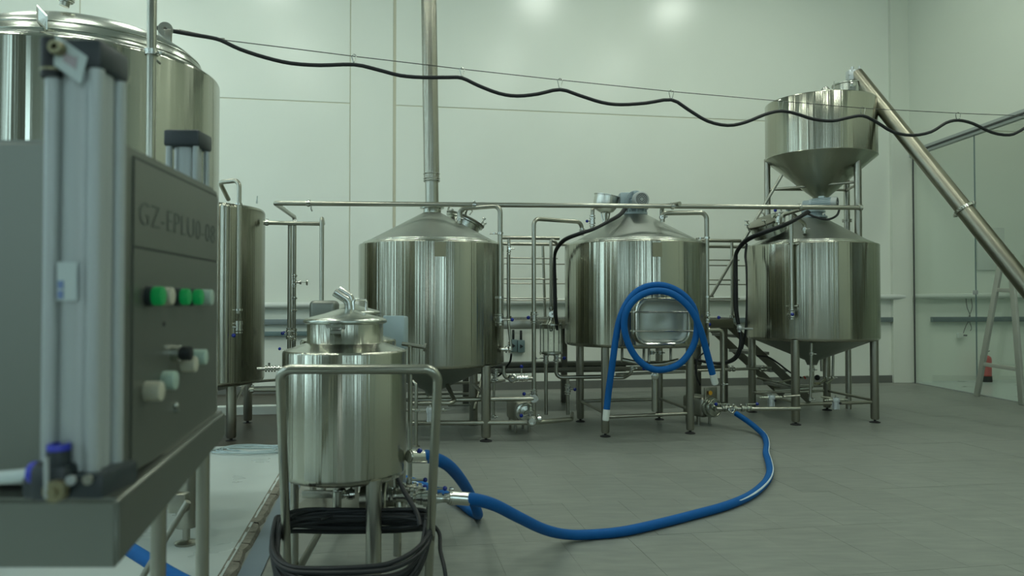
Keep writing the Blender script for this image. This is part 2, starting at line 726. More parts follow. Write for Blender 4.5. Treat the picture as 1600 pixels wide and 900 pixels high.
wr = struct(right_box(11.66, -3.4, 3.52, CEIL, 0.14), 'wall_right', M['wall2'])
right_box(RY, -3.4, 0, 3.5199, 0.14).build('wall_panel', M['wall2'], wr, 0)
# glass partition
wp = struct(right_box(11.64, RY, 3.42, 3.52, 0.07, -0.01), 'window_1', M['alu'], None)
right_box(11.42, RY, 3.455, 3.475, 0.02, -0.03).build('rail_bead', M['cabinet_dark'], wp, 0)
ys = [11.60, 10.11, 8.80, 7.50, 6.20, RY]
for a, b in zip(ys, ys[1:]):
    right_box(a - 0.004, b + 0.004, 0.012, 3.42, 0.012, 0.02).build('pane', M['glass'], wp, 0)
    if b > RY:
        right_box(b + 0.004, b - 0.004, 0.012, 3.42, 0.013, 0.0195).build('pane_edge', M['teal'], wp, 0)
right_box(11.62, RY, 0.0, 0.012, 0.03, 0.01).build('floor_channel', M['alu'], wp, 0)
for zc in (1.345, 2.3):
    mb = MB()
    mb.rbox((xw(10.11) + 0.018, 10.11, zc), (0.03, 0.07, 0.055), 0.004)
    mb.build('glass_clamp', M['alu'], wp)

# left wall, wall behind the camera, far room wall, ceiling
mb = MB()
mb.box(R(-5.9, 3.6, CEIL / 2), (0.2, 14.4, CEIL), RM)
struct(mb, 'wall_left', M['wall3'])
mb = MB()
mb.box(R(12.95, 3.6, CEIL / 2), (0.2, 14.4, CEIL), RM)
struct(mb, 'wall_far_right', M['wall2'])
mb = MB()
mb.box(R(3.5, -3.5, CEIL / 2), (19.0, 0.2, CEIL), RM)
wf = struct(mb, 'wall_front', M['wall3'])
mb = MB()
mb.box(R(3.5, 3.6, CEIL + 0.1), (19.2, 14.6, 0.2), RM)
struct(mb, 'ceiling', M['ceiling'])
# unseen windows added behind the camera and at left to streak the steel, and a door left ajar (a bright gap)
wn = 1


def window(c, along, wd, z0, z1, inward):
    """framed tall window, added for its glow; c = base centre on the wall face"""
    global wn
    wn += 1
    m3 = Matrix((along, inward, Z)).transposed()
    mb = MB()
    for cu, cz, su, sz in ((0, z0, wd + .1, .06), (0, z1, wd + .1, .06), (-wd / 2, (z0 + z1) / 2, .06, z1 - z0), (wd / 2, (z0 + z1) / 2, .06, z1 - z0)):
        mb.box(c + along * cu + Z * cz + inward * .03, (su, .06, sz), m3)
    wdw = struct(mb, 'window_%d' % wn, M['alu'])  # added out of view; its glow makes upright streaks on the tanks
    mb = MB()
    mb.box(c + Z * (z0 + z1) / 2 + inward * .012, (wd - .04, .01, z1 - z0 - .04), m3)
    mb.build('pane', M['added_daylight'], wdw, 0)


for u0, wd in ((-4.6, .5), (-2.9, .25), (-.2, .5), (1.4, .25), (2.6, .6), (5.0, .3)):
    window(R(u0 + wd / 2, -3.40, 0), UAX, wd, 1.0, 4.8, VAX)
for v0, wd in ((9.35, .22), (8.35, .45), (7.25, .14), (6.2, .55), (5.0, .18), (3.6, .6), (2.2, .2), (.5, .7), (-1.6, .5)):
    window(R(-5.80, v0 + wd / 2, 0), VAX, wd, .9, 5.6, UAX)
mb = MB()
mb.box(R(-1.55, -3.37, 1.6), (1.3, 0.06, 3.2), RM)
dr = struct(mb, 'door_1', M['cabinet'])
mb = MB()
mb.box(R(-0.86, -3.36, 1.6), (0.05, 0.02, 3.2), RM)
mb.build('door_gap', M['gap'], dr, 0)

# ceiling lamps: long trunking luminaires
k = 0
LZ = 6.55
lamp_spots = []
for v in (7.9, 4.6, 2.2):
    for u in (-4.2, -1.8, 2.7, 5.2):
        lamp_spots.append((u, v))
lamp_spots += [(9.0, 8.3), (9.0, 5.0)]
rows = {7.9: 'nearest the back wall', 4.6: 'over the tanks\' front', 2.2: 'over the trolley', -1.8: 'behind the camera', 8.3: 'nearest the far wall', 5.0: 'in front'}
colsn = {-4.2: 'far left', -1.8: 'left of centre', 2.7: 'right of centre', 5.2: 'far right', 9.0: 'side room', 11.3: 'side room far corner'}
for u, v in lamp_spots:
    t = thing('ceiling_lamp', 'white square highbay ceiling lamp, %s, row %s' % (colsn[u], rows[v]), 'lamp', R(u, v, LZ), 'highbay lamps under the ceiling')
    MB().rbox(R(u, v, LZ + 0.05), (0.62, 0.62, 0.08), 0.01, RM).build('housing', M['white'], t)
    MB().box(R(u, v, LZ + 0.003), (0.54, 0.54, 0.012), RM).build('diffuser', M['lamp'], t, 0)
    for s in (-1, 1):
        MB().tube([R(u + .2 * s, v, LZ + 0.09), R(u + .2 * s, v, CEIL)], 0.006, 0, 6).build('hanger', M['wire'], t)


# ------------------------------------------------------------------ fittings
def clamp(parent, p, d, r, name='clamp'):
    p, d = Vector(p), Vector(d).normalized()
    x, y, _ = frame_from(d)
    mb = MB()
    mb.cyl(p - d * 0.009, p + d * 0.009, r * 1.55, None, 16)
    mb.cyl(p - d * 0.016, p + d * 0.016, r * 1.3, None, 16)
    mb.cyl(p + x * r * 1.4 - y * 0.012, p + x * r * 1.4 + y * 0.03, 0.005, None, 8)
    mb.rbox(p + x * r * 1.4 + y * 0.032, (0.02, 0.02, 0.012), 0.003)
    return mb.build(name, M['bright'], parent)


def valve(parent, p, d, r, hdir, hl=0.11, knob=True, kr=0.017):
    p, d, h = Vector(p), Vector(d).normalized(), Vector(hdir).normalized()
    mb = MB()
    mb.cyl(p - d * 0.022, p + d * 0.022, r * 1.35, None, 18)
    for s in (-1, 1):
        mb.cyl(p + d * (0.024 * s) - d * 0.006, p + d * (0.024 * s) + d * 0.006, r * 1.65, None, 18)
        mb.cyl(p + d * (0.045 * s) - d * 0.006, p + d * (0.045 * s) + d * 0.006, r * 1.5, None, 18)
    side = h.cross(d)
    if side.length < .1:
        side = Z if abs(d.z) < .9 else frame_from(d)[0]
    side.normalize()
    mb.cyl(p, p + side * (r + 0.03), 0.012, None, 10)
    b = mb.build('valve', M['bright'], parent)
    q = p + side * (r + 0.022)
    if hl > 0:
        MB().tube([q, q + h * hl], 0.0055, 0, 8).build('handle', M['bright'], b)
    if knob:
        MB().ball(q + h * (hl + kr * .7), kr, 14).build('knob', M['knob'], b)
    return b


def foot(parent, p, r):
    mb = MB()
    mb.cyl(p + Z * 0.012, p + Z * 0.035, 0.012, None, 10)
    mb.lathe(p, [(0.0, 0.0), (r * 1.25, 0.0), (r * 1.3, 0.006), (r * 0.8, 0.014), (0.0, 0.016)], 20)
    return mb.build('foot', M['ground_black'], parent)


def leg(parent, p, r, ztop, pad=True):
    mb = MB()
    p = Vector(p)
    mb.lathe(Vector((p.x, p.y, 0)), [(0, 0.032), (r * .85, 0.032), (r, 0.045), (r, ztop)], 24)
    o = mb.build('leg', M['leg'], parent)
    if pad:
        f = foot(o, Vector((p.x, p.y, 0)), r)
    return o


def bar(parent, a, b, r, name='crossbar', mat='leg'):
    return MB().tube([a, b], r, 0, 12).build(name, M[mat], parent)


def pipe(parent, pts, r, rad=0.07, name='pipe', mat='pipe', seg=14):
    return MB().tube(pts, r, rad, seg).build(name, M[mat], parent)


def motor(parent, c, d, r, L, name='motor'):
    """finned electric motor, fan cover end at c, body running back along -d"""
    c, d = Vector(c), Vector(d).normalized()
    x, y, _ = frame_from(d)
    mb = MB()
    mb.lathe(c, [(0, -L), (r * .55, -L), (r * .9, -L + 0.01), (r * .92, -L + .03), (r * .86, -L + .035), (r * .86, -r * .9)], 28, d)
    for k in range(18):
        a = 2 * PI * k / 18
        dr_ = x * math.cos(a) + y * math.sin(a)
        t_ = d.cross(dr_)
        p = c + dr_ * (r * .9) - d * ((L - 0.03 + r * .9) / 2)
        m3 = Matrix((dr_, t_, d)).transposed()
        mb.box(p, (r * .18, 0.004, L - 0.04 - r * .9), m3)
    tb = c - d * (L * .55) + Z * r * 1.0
    b = mb.build(name, M['motor'], parent)
    m3 = Matrix((x, y, d)).transposed()
    MB().rbox(c - d * (L * .55) + Z * (r * 1.02), (r * 1.0, r * 1.0, r * .5), 0.006, Matrix((Vector((d.y, -d.x, 0)).normalized(), Vector((d.x, d.y, 0)).normalized(), Z)).transposed() if abs(d.z) < .9 else None).build('terminal_box', M['motor'], b)
    mb = MB()
    mb.lathe(c, [(r * .86, -r * 1.0), (r * 1.02, -r * .98), (r * 1.04, -.015), (r * .95, -.004), (r * .80, 0.0), (r * .80, -.006), (0, -.006)], 28, d)
    fc = mb.build('fan_cover', M['alu'], b)
    mb = MB()
    for rr in (.3, .5, .68):
        n = int(10 * rr / .3)
        for k in range(n):
            a = 2 * PI * k / n
            p = c + (x * math.cos(a) + y * math.sin(a)) * (r * rr) - d * .0055
            mb.cyl(p, p + d * .0015, r * .08, None, 6)
    mb.build('fan_grille', M['darkgrey'], b)
    return b


def tank(t, c, r, zb, zt, rin, zneck, rneck, bottom='flat', mat='shell', zcone=None, shoulder=0.03):
    c = Vector((c[0], c[1], 0))
    cr = 0.035
    prof = [(r - cr - .03, zb)]
    for k in range(7):
        a = PI / 2 * k / 6
        prof.append((r - cr + cr * math.sin(a), zb + cr - cr * math.cos(a)))
    prof.append((r, (zb + zt) / 2))
    for k in range(5):
        a = PI / 2 * k / 4
        prof.append((r - .012 + .012 * math.cos(a), zt - .012 + .012 * math.sin(a)))
    MB().lathe(c, prof, 128).build('shell', M[mat], t, 60)
    # shoulder and rolled rim, then the conical top
    mb = MB()
    p = [(r - .012, zt)]
    for k in range(9):
        a = PI * k / 8
        p.append((rin + 0.03 + 0.02 * math.cos(a), zt + 0.006 + 0.016 * math.sin(a)))
    for k in range(6):
        a = PI / 2 * k / 5
        p.append((rin + .012 * math.cos(a), zt + shoulder - .006 + .012 * math.sin(a)))
    mb.lathe(c, p, 96)
    mb.build('rim', M['rim'], t, 60)
    n = 8
    mb = MB()
    p = []
    for k in range(n + 1):
        f = k / n
        p.append((rin * (1 - f) + rneck * f, zt + shoulder + 0.004 + (zneck - zt - shoulder) * f))
    mb.lathe(c, p, 96)
    mb.build('cone_top', M['cone'], t, 60)
    if bottom == 'flat':
        MB().lathe(c, [(r - cr - .02, zb + .001), (r * .5, zb - .02), (0.0, zb - .03)], 64).build('underside', M['cone'], t, 60)
    else:
        MB().lathe(c, [(r - cr - .02, zb + .001), (0.07, bottom), (0.05, bottom - .05), (0, bottom - .05)], 64).build('underside', M['cone'], t, 60)
    return t


def corner(c, du, dv, z=0.0):
    return Vector((c[0], c[1], 0)) + UAX * du + VAX * dv + Z * z


# ------------------------------------------------------------------ brew kettle with the flue (left of the three)
C1 = Vector((-0.74, 7.10, 0))
k1 = thing('brew_kettle', 'steel kettle tank left of the three, tall flue pipe rising from its cone top', 'tank', C1, None)
tank(k1, C1, 0.666, 0.64, 1.735, 0.585, 2.035, 0.082, 0.40)
for du, dv in ((.44, -.47), (-.44, -.44), (.44, .44), (-.44, .44)):
    leg(k1, corner(C1, du, dv), 0.042, 0.66)
zz = .26
bar(k1, corner(C1, -.44, .44, zz), corner(C1, .44, .44, zz), .018)
bar(k1, corner(C1, .44, -.44, .40), corner(C1, .44, .44, .40), .018)
MB().lathe(C1, [(.082, 2.02), (.082, 2.075), (.112, 2.078), (.112, 2.098), (.08, 2.10)], 32).build('neck_flange', M['rim'], k1)
# cone-side manway with its clamped lid
n_ = (UAX * .40 + VAX * .04 + Z * .9).normalized()
mc = C1 + UAX * .305 + VAX * .14 + Z * 1.955
mb = MB()
mb.lathe(mc, [(.165, -.07), (.165, .015), (.185, .02), (.185, .032), (.16, .035)], 36, n_)
mw = mb.build('manway_collar', M['rim'], k1)
MB().lathe(mc + n_ * .0, [(.19, .038), (.195, .05), (.16, .06), (.08, .072), (0, .075)], 36, n_).build('lid', M['leg'], mw)
mb = MB()
x_, y_, _ = frame_from(n_)
q = mc + n_ * .10
mb.tube([q + x_ * .2 + y_ * .05 - n_ * .03, q + x_ * .12 + y_ * .05 + n_ * .03, q + x_ * .12 - y_ * .05 + n_ * .03, q + x_ * .2 - y_ * .05 - n_ * .03], .006, .02, 8)
for a in range(6):
    a_ = a * PI / 3
    p = mc + (x_ * math.cos(a_) + y_ * math.sin(a_)) * .2 + n_ * .05
    mb.cyl(p, p + n_ * .05, .008, None, 8)
    mb.cyl(p + n_ * .05, p + n_ * .062, .018, None, 8)
mb.build('clamp_screws', M['bright'], mw)
# nameplate
a_ = at(688, 389, 6.45)
MB().box((a_.x, C1.y - math.sqrt(.666 ** 2 - (a_.x - C1.x) ** 2) - .003, a_.z), (.095, .003, .125), Matrix.Rotation((a_.x - C1.x) / .666, 3, 'Z')).build('nameplate', M['plate'], k1)
# outlet valves at lower right
p = at(790, 546, 6.95)
mb = MB()
mb.cyl(p - UAX * .10, p + UAX * .02, .018)
for dx in (-.085, -.06, 0.0, .03):
    mb.cyl(p + UAX * dx, p + UAX * (dx + .010), .032, None, 16)
mb.cyl(p + UAX * .0 - Z * .02, p + Z * .035 + UAX * .03, .01, None, 8)
mb.torus(p + Z * .045 + UAX * .03, .02, .004, UAX, 16, 6)
mb.build('sample_valve', M['bright'], k1)
p = at(795, 389, 7.2)
pipe(k1, [at(795, 376, 7.2), at(795, 398, 7.2)], .015, 0)
pipe(k1, [at(794, 398, 7.2), at(794, 500, 7.2), at(799, 548, 7.15)], .013, .03, 'sight_pipe')
valve(k1, p, Z, .012, UAX, .05, False)

# downpipe of the kettle (spray pipe from the cone down the side)
PR = .019


def down_pipe(t, riser, top1, top2, bottom, tankc, tr, hdir=UAX, hlen=.09):
    """riser foot on cone, over and down the side; stays on the tank's side"""
    pts = [riser, Vector((riser.x, riser.y, top1.z)), top2, Vector((top2.x, top2.y, bottom.z - .10))]
    o = pipe(t, pts, PR + .003, .06, 'spray_pipe')
    dirc = Vector((top2.x - tankc.x, top2.y - tankc.y, 0)).normalized()
    for f in (.26, .86):
        z = top2.z + (bottom.z - top2.z) * f
        q = Vector((top2.x, top2.y, z))
        mb = MB()
        mb.cyl(q - dirc * .10, q, .007, None, 8)
        mb.cyl(q - Z * .01, q + Z * .01, PR * 1.5, None, 14)
        mb.cyl(q - dirc * .06 - Z * .008, q - dirc * .06 + Z * .008, .014, None, 10)
        mb.build('pipe_bracket', M['bright'], o)
    clamp(t, Vector((riser.x, riser.y, riser.z + .045)), Z, PR)
    valve(t, Vector((top2.x, top2.y, bottom.z - .065)), Z, PR * .9, hdir, hlen)
    return o


r1 = at(718, 350, 6.95)
t1 = at(722, 326, 6.95)
t2 = at(781.5, 326, 6.85)
t2.z = t1.z + .015
b1 = at(781, 488, 6.85)
down_pipe(k1, r1, t1, t2, b1, C1, .666)

# flue pipe: a slightly leaning steel chimney
fl0 = Vector((C1.x, C1.y, 2.10))
fl1 = at(670, 0, 7.1)
fd = (fl1 - fl0).normalized()
fl1 = fl0 + fd * ((CEIL - .02 - 2.1) / fd.z)
t = thing('flue_pipe', 'tall vertical steel flue pipe standing on the left kettle and rising out of view', 'pipe', fl0)
MB().cyl(fl0, fl0 + fd * .235, .062, None, 28).build('lower_section', M['pipe'], t)
mb = MB()
mb.cyl(fl0 + fd * .225, fl1, .072, None, 32)
mb.build('upper_section', streak_steel('flue_steel', (.34, .33, .27), .2, .8, 34, .8), t)
mb = MB()
for h in (.235, .255, .30):
    mb.torus(fl0 + fd * h, .073, .006, fd, 28, 6)
mb.build('coupling_band', M['bright'], t)

# ------------------------------------------------------------------ lauter tank with manway door (middle)
C2 = Vector((1.20, 7.45, 0))
k2 = thing('lauter_tank', 'middle steel tank with rectangular front manway door, grey motor on its cone top', 'tank', C2)
tank(k2, C2, 0.686, 0.80, 1.762, 0.60, 2.06, 0.10)
for du, dv in ((-.44, -.44), (.38, -.41), (-.44, .44), (.40, .44)):
    leg(k2, corner(C2, du, dv), 0.037, 0.81)
zb_ = .175
bar(k2, corner(C2, -.44, -.44, zb_), corner(C2, .38, -.41, zb_ + .01), .016)
bar(k2, corner(C2, -.44, .44, .21), corner(C2, .40, .44, .21), .016)
bar(k2, corner(C2, -.44, -.44, .21), corner(C2, -.44, .44, .21), .014)
bar(k2, corner(C2, .38, -.41, .22), corner(C2, .40, .44, .22), .014)
a_ = at(1027, 390, 6.77)
MB().box((a_.x, C2.y - math.sqrt(.686 ** 2 - (a_.x - C2.x) ** 2) - .003, a_.z), (.088, .003, .125), Matrix.Rotation((a_.x - C2.x) / .686, 3, 'Z')).build('nameplate', M['plate'], k2)
r2 = at(1035, 347, 7.1)
t1 = at(1037, 333, 7.1)
t2 = at(1104, 328, 7.15)
t2.z = t1.z + .01
b1 = at(1104, 485, 7.15)
down_pipe(k2, r2, t1, t2, b1, C2, .686, UAX, .085)
# vent pipe going to the long transfer pipe
pipe(k2, [at(1034, 340, 7.25), at(1034, 322, 7.25), at(1062, 318, 6.95)], .019, .05, 'vent_pipe')
# gearbox and motor on top
g = Vector((C2.x, C2.y, 2.06))
mb = MB()
mb.lathe(g, [(0, .0), (.115, .0), (.115, .02), (.085, .025), (.085, .05), (.125, .055), (.125, .075), (.07, .08), (.07, .14), (0, .14)], 32)
for k in range(8):
    a = k * PI / 4
    mb.cyl(g + Vector((.103 * math.cos(a), .103 * math.sin(a), .02)), g + Vector((.103 * math.cos(a), .103 * math.sin(a), .06)), .009, None, 6)
mb.rbox(g + Vector((-.05, 0, .15)), (.22, .16, .12), .015)
mb.build('gearbox', M['motor'], k2)
mdir = Vector((.16, -.98, 0)).normalized()
mcen = at(1003, 311, 7.2)
motor(k2, mcen, mdir, .074, .30)
mb = MB()
fc_ = mcen - mdir * .19
mb.lathe(fc_, [(0, 0), (.102, 0), (.105, .006), (.105, .02), (0, .02)], 32, mdir)
for k in range(24):
    a = 2 * PI * k / 24
    xx, yy, _ = frame_from(mdir)
    p = fc_ + (xx * math.cos(a) + yy * math.sin(a)) * .092
    mb.cyl(p, p + mdir * .03, .004, None, 6)
mb.build('motor_flange', M['motor'], k2)
# strainer bowl beside the motor
bc = at(946, 318, 7.45)
n_ = Vector((.18, -.02, 1)).normalized()
mb = MB()
mb.lathe(bc, [(.0, -.095), (.05, -.09), (.09, -.07), (.112, -.035), (.118, 0), (.118, .07), (.126, .073), (.126, .08), (.112, .08), (.11, .0), (.08, -.06), (0, -.085)], 40, n_)
mb.build('strainer_bowl', streak_steel('bowl_steel', (.6, .6, .54), .25, .5, 30, .5), k2)
mb = MB()
for k in range(3):
    a = k * 2 * PI / 3 + .4
    p = bc + Vector((math.cos(a) * .05, math.sin(a) * .05, -.08))
    e = Vector((p.x * .3 + bc.x * .7, p.y * .3 + bc.y * .7, bc.z - .22))
    mb.tube([p, e], .008, 0, 8)
mb.cyl(Vector((bc.x, bc.y, bc.z - .24)), Vector((bc.x, bc.y, bc.z - .09)), .02)
mb.build('bowl_stand', M['bright'], k2)
# small riser with blue knob
q = at(925, 357, 7.05)
pipe(k2, [q, at(926, 324, 7.05), at(938, 322, 7.2)], .018, .04, 'inlet_pipe')
valve(k2, at(925.5, 345, 7.05), Z, .017, -UAX, .03, True, .014)
# front manway door
mp_ = at(1031, 502, 6.78)
dn = Vector((mp_.x - C2.x, mp_.y - C2.y, 0)).normalized()
dt = Vector((-dn.y, dn.x, 0))
if dt.x < 0:
    dt = -dt
fc = C2 + dn * .70
fc.z = mp_.z


def rrect(w_, h_, rad, n=8):
    out = []
    for (sx, sz, a0) in ((1, 1, 0), (-1, 1, PI / 2), (-1, -1, PI), (1, -1, 1.5 * PI)):
        for k in range(n + 1):
            a = a0 + PI / 2 * k / n
            out.append((sx * (w_ / 2 - rad) + rad * math.cos(a), sz * (h_ / 2 - rad) + rad * math.sin(a)))
    return out


def rr_loft(mb, c, layers, close=True):
    rings = []
    for (w_, h_, rad, off) in layers:
        rings.append([mb.bm.verts.new(c + dt * a + Z * b + dn * off) for a, b in rrect(w_, h_, rad)])
    for a, b in zip(rings, rings[1:]):
        mb._bridge(a, b)
    if close:
        mb.bm.faces.new(rings[-1])
    return mb


mb = MB()
rr_loft(mb, fc, [(.50, .41, .11, -.06), (.50, .41, .11, .02), (.49, .40, .10, .03), (.44, .36, .09, .03)], False)
man = mb.build('manway_collar', M['leg'], k2)
mb = MB()
rr_loft(mb, fc, [(.475, .385, .10, .034), (.475, .385, .10, .046), (.44, .35, .09, .052), (.41, .32, .08, .043), (.36, .27, .07, .038), (.28, .17, .05, .047), (.12, .10, .045, .049), (.07, .07, .03, .045)])
mb.build('door', M['cone'], man, 30)
mb = MB()
pts = [fc + dt * a + Z * b + dn * .052 for a, b in rrect(.48, .39, .105)]
pts.append(pts[0])
mb.tube(pts, .0115, 0, 8)
mb.build('door_rim', M['bright'], man)
mb = MB()
for h in (.083, -.083):
    mb.tube([fc + dt * -.27 + Z * h + dn * .062, fc + dt * .30 + Z * h + dn * .066], .0078, 0, 8)
    mb.cyl(fc + dt * -.27 + Z * h + dn * .0, fc + dt * -.27 + Z * h + dn * .075, .009, None, 10)
    mb.cyl(fc + dt * .29 + Z * h + dn * .0, fc + dt * .29 + Z * h + dn * .09, .013, None, 10)
mb.tube([fc + dt * .285 + Z * .155 + dn * .08, fc + dt * .285 + Z * .08 + dn * .09, fc + dt * .30 + Z * .0 + dn * .09], .008, 0, 8)
mb.tube([fc + dt * .285 + Z * -.08 + dn * .085, fc + dt * .31 - Z * .02 + dn * .085], .005, 0, 8)
mb.cyl(fc + dt * -.265 - Z * .11 + dn * .04, fc + dt * -.265 + Z * .11 + dn * .04, .007, None, 8)
mb.build('door_bars', M['bright'], man)

# ------------------------------------------------------------------ mash tank (right)
C3 = Vector((3.17, 8.13, 0))
k3 = thing('mash_tank', 'right steel tank on legs under the grain hopper, round manway on its left cone side', 'tank', C3)
tank(k3, C3, 0.66, 0.82, 1.808, 0.565, 2.10, 0.13, .60)
for du, dv in ((-.45, -.45), (.42, -.44), (-.45, .45), (.45, .45)):
    leg(k3, corner(C3, du, dv), 0.041, 0.84)
bar(k3, corner(C3, -.45, -.45, .20), corner(C3, .42, -.44, .205), .017)
bar(k3, corner(C3, .42, -.44, .22), corner(C3, .45, .45, .22), .014)
bar(k3, corner(C3, -.45, .45, .22), corner(C3, .45, .45, .22), .014)
bar(k3, corner(C3, -.45, -.45, .22), corner(C3, -.45, .45, .22), .014)
r3 = at(1223, 352, 7.65)
t1 = at(1224, 333, 7.65)
t2 = at(1236, 331, 7.52)
b1 = at(1237, 484, 7.52)
pipe(k3, [at(1257, 365, 7.7), at(1257, 350, 7.7), at(1237, 333, 7.6), at(1221, 335, 7.62), at(1221, 352, 7.65)], .019, .04, 'header_pipe')
o = pipe(k3, [at(1236, 334, 7.55), b1], .021, 0, 'spray_pipe')
for yy_ in (381, 478):
    q = at(1236.5, yy_, 7.55)
    mb = MB()
    mb.cyl(q - UAX * .05, q + UAX * .06, .007, None, 8)
    mb.ball(q + UAX * .06, .013, 8)
    mb.cyl(q - Z * .01, q + Z * .01, .03, None, 14)
    mb.build('pipe_bracket', M['bright'], o)
valve(k3, at(1237, 491, 7.5), Z, .019, Vector((.25, -1, 0)), .06)
clamp(k3, at(1257, 358, 7.7), Z, PR)
# manway: collar leaning left with lid and wing screws
n_ = (UAX * -.42 + VAX * -.10 + Z * .88).normalized()
mc = at(1199, 353, 7.95)
mb = MB()
mb.lathe(mc, [(.17, -.09), (.17, .03), (.192, .034), (.192, .046), (.165, .05)], 40, n_)
mw = mb.build('manway_collar', M['rim'], k3)
MB().lathe(mc + n_ * .01, [(.196, .044), (.20, .056), (.16, .07), (.08, .082), (0, .085)], 40, n_).build('lid', M['leg'], mw)
mb = MB()
x_, y_, _ = frame_from(n_)
for a in range(6):
    a_ = a * PI / 3 + .3
    p = mc + (x_ * math.cos(a_) + y_ * math.sin(a_)) * .205 + n_ * .02
    mb.cyl(p, p + n_ * .08, .007, None, 8)
    mb.rbox(p + n_ * .085, (.05, .014, .014), .004)
mb.build('clamp_screws', M['bright'], mw)
q = at(1218, 343, 7.7)
mb = MB()
mb.cyl(q - Z * .03, q + Z * .03, .045, None, 18)
mb.cyl(q - Z * .09, q + Z * .06, .022, None, 12)
mb.build('spray_head', M['bright'], k3)
valve(k3, at(1214, 337, 7.7), UAX, .016, Vector((0.05, 0, 1)), .045)
# gearmotor lying to the right
g = Vector((C3.x + .02, C3.y - .02, 2.10))
mb = MB()
mb.lathe(g, [(0, 0), (.14, 0), (.14, .018), (.09, .025), (.09, .055), (.12, .06), (.12, .075), (0, .08)], 32)
for k in range(8):
    a = k * PI / 4
    mb.cyl(g + Vector((.118 * math.cos(a), .118 * math.sin(a), .018)), g + Vector((.118 * math.cos(a), .118 * math.sin(a), .04)), .009, None, 6)
mdir = Vector((.80, -.60, 0)).normalized()
me_ = at(1309, 316, 7.75)
g2 = Vector((g.x, g.y, me_.z))
mb.rbox(g2, (.20, .15, .13), .02, Matrix.Rotation(math.atan2(mdir.y, mdir.x), 3, 'Z'))
for k in range(5):
    mb.rbox(g2 - mdir * .05 * k - mdir * .06, (.02, .13, .06), .004, Matrix.Rotation(math.atan2(mdir.y, mdir.x), 3, 'Z'))
mb.build('gearbox', M['motor'], k3)
motor(k3, me_, mdir, .058, .28)
# outlet below the cone and steam fittings
q = C3.copy()
pipe(k3, [Vector((C3.x, C3.y, .56)), Vector((C3.x, C3.y, .30)), Vector((C3.x - .4, C3.y, .28))], .022, .06, 'outlet_pipe')
clamp(k3, Vector((C3.x, C3.y, .50)), Z, .02)
pipe(k3, [at(1268, 536, 7.6), at(1266, 622, 7.6)], .014, 0, 'drain_pipe')
clamp(k3, at(1268, 553, 7.6), Z, .014)
clamp(k3, at(1266, 624, 7.6), Z, .016)
pipe(k3, [at(1283, 540, 8.1), at(1284, 580, 8.1)], .015, 0, 'drain_pipe')
for px in (1302, 1292):
    pipe(k3, [at(px, 552, 8.4), at(px - 1, 592, 8.4), at(px - 12, 600, 8.3)], .014, .04, 'drain_pipe')
    clamp(k3, at(px - 1, 590, 8.4), Z, .014)

# ------------------------------------------------------------------ grain hopper above the mash tank
CH = Vector((3.34, 8.34, 0))
CH = at(1283, 400, 8.34)
CH.z = 0
hp = thing('grain_hopper', 'steel grain hopper with a funnel bottom, high above the mash tank at right', 'hopper', Vector((CH.x, CH.y, 2.0)))
rh = .572
L_ = math.hypot(CH.x, CH.y)
zt = CAM_Z + (474 - 139.5) / F_PX * (CH.y * (L_ - rh) / L_)
zs = CAM_Z + (474 - 231) / F_PX * (CH.y * (L_ - rh) / L_)
zo = CAM_Z + (474 - 307) / F_PX * CH.y
MB().lathe(CH, [(rh, zs), (rh, (zs + zt) / 2), (rh, zt - .012), (rh - .004, zt - .003), (rh - .012, zt)], 128).build('shell', M['shell'], hp, 60)
MB().lathe(CH, [(rh - .012, zt), (rh * .6, zt + .012), (0, zt + .02)], 64).build('top', M['cone'], hp, 60)
MB().lathe(CH, [(rh, zs), (rh + .004, zs - .004)] + [(rh * (1 - f) + .085 * f, zs - .004 + (zo - zs) * f) for f in [k / 8 for k in range(1, 9)]] + [(.085, zo - .10)], 128).build('funnel', streak_steel('funnel_steel', (.36, .37, .30), .3, .8, 5, .6), hp, 60)
for px, Y, zl in ((1199, 8.52, 1.86), (1340.5, 7.98, 1.86), (1323, 8.78, 0.0)):
    p = at(px, 300, Y)
    ztop_ = zs + .02
    if px == 1199:
        p.x += .0
    mb = MB()
    mb.cyl(Vector((p.x, p.y, zl if zl else 0.0)), Vector((p.x, p.y, ztop_)), .033 if px != 1340.5 else .037, None, 20)
    for k in (.0, .02):
        mb.cyl(Vector((p.x, p.y, 2.13 + k)), Vector((p.x, p.y, 2.145 + k)), .052, None, 16) if px != 1340.5 else None
    mb.build('leg', M['leg'], hp)
za = at(1199, 297, 8.5).z
pa, pb, pc = at(1199, 297, 8.52), at(1340, 284, 7.98), at(1323, 297, 8.78)
bar(hp, pa, pb, .014)
bar(hp, at(1199, 296, 8.52), pc, .014)
bar(hp, pc, at(1340, 288, 7.98), .014)
# inlet turret with clamp latch, small vent and lug
tc = at(1336, 141, 8.25)
tc = Vector((3.70, 8.36, zt))
mb = MB()
mb.lathe(tc, [(.175, -.02), (.175, .20), (.19, .203), (.19, .215), (.0, .23)], 40)
tr_ = mb.build('turret', M['rim'], hp)
mb = MB()
q = tc + Vector((-.05, -.18, .17))
mb.rbox(q, (.06, .03, .05), .005)
mb.rbox(q + Z * .03, (.08, .04, .012), .003)
mb.build('latch', M['bright'], tr_)
mb = MB()
mb.cyl(Vector((CH.x - .06, CH.y - .3, zt)), Vector((CH.x - .06, CH.y - .3, zt + .05)), .03, None, 12)
mb.ball(Vector((CH.x - .06, CH.y - .3, zt + .06)), .045, 14)
mb.cyl(Vector((CH.x + .03, CH.y - .3, zt)), Vector((CH.x + .03, CH.y - .3, zt + .16)), .006, None, 6)
mb.build('vent', M['bright'], hp)

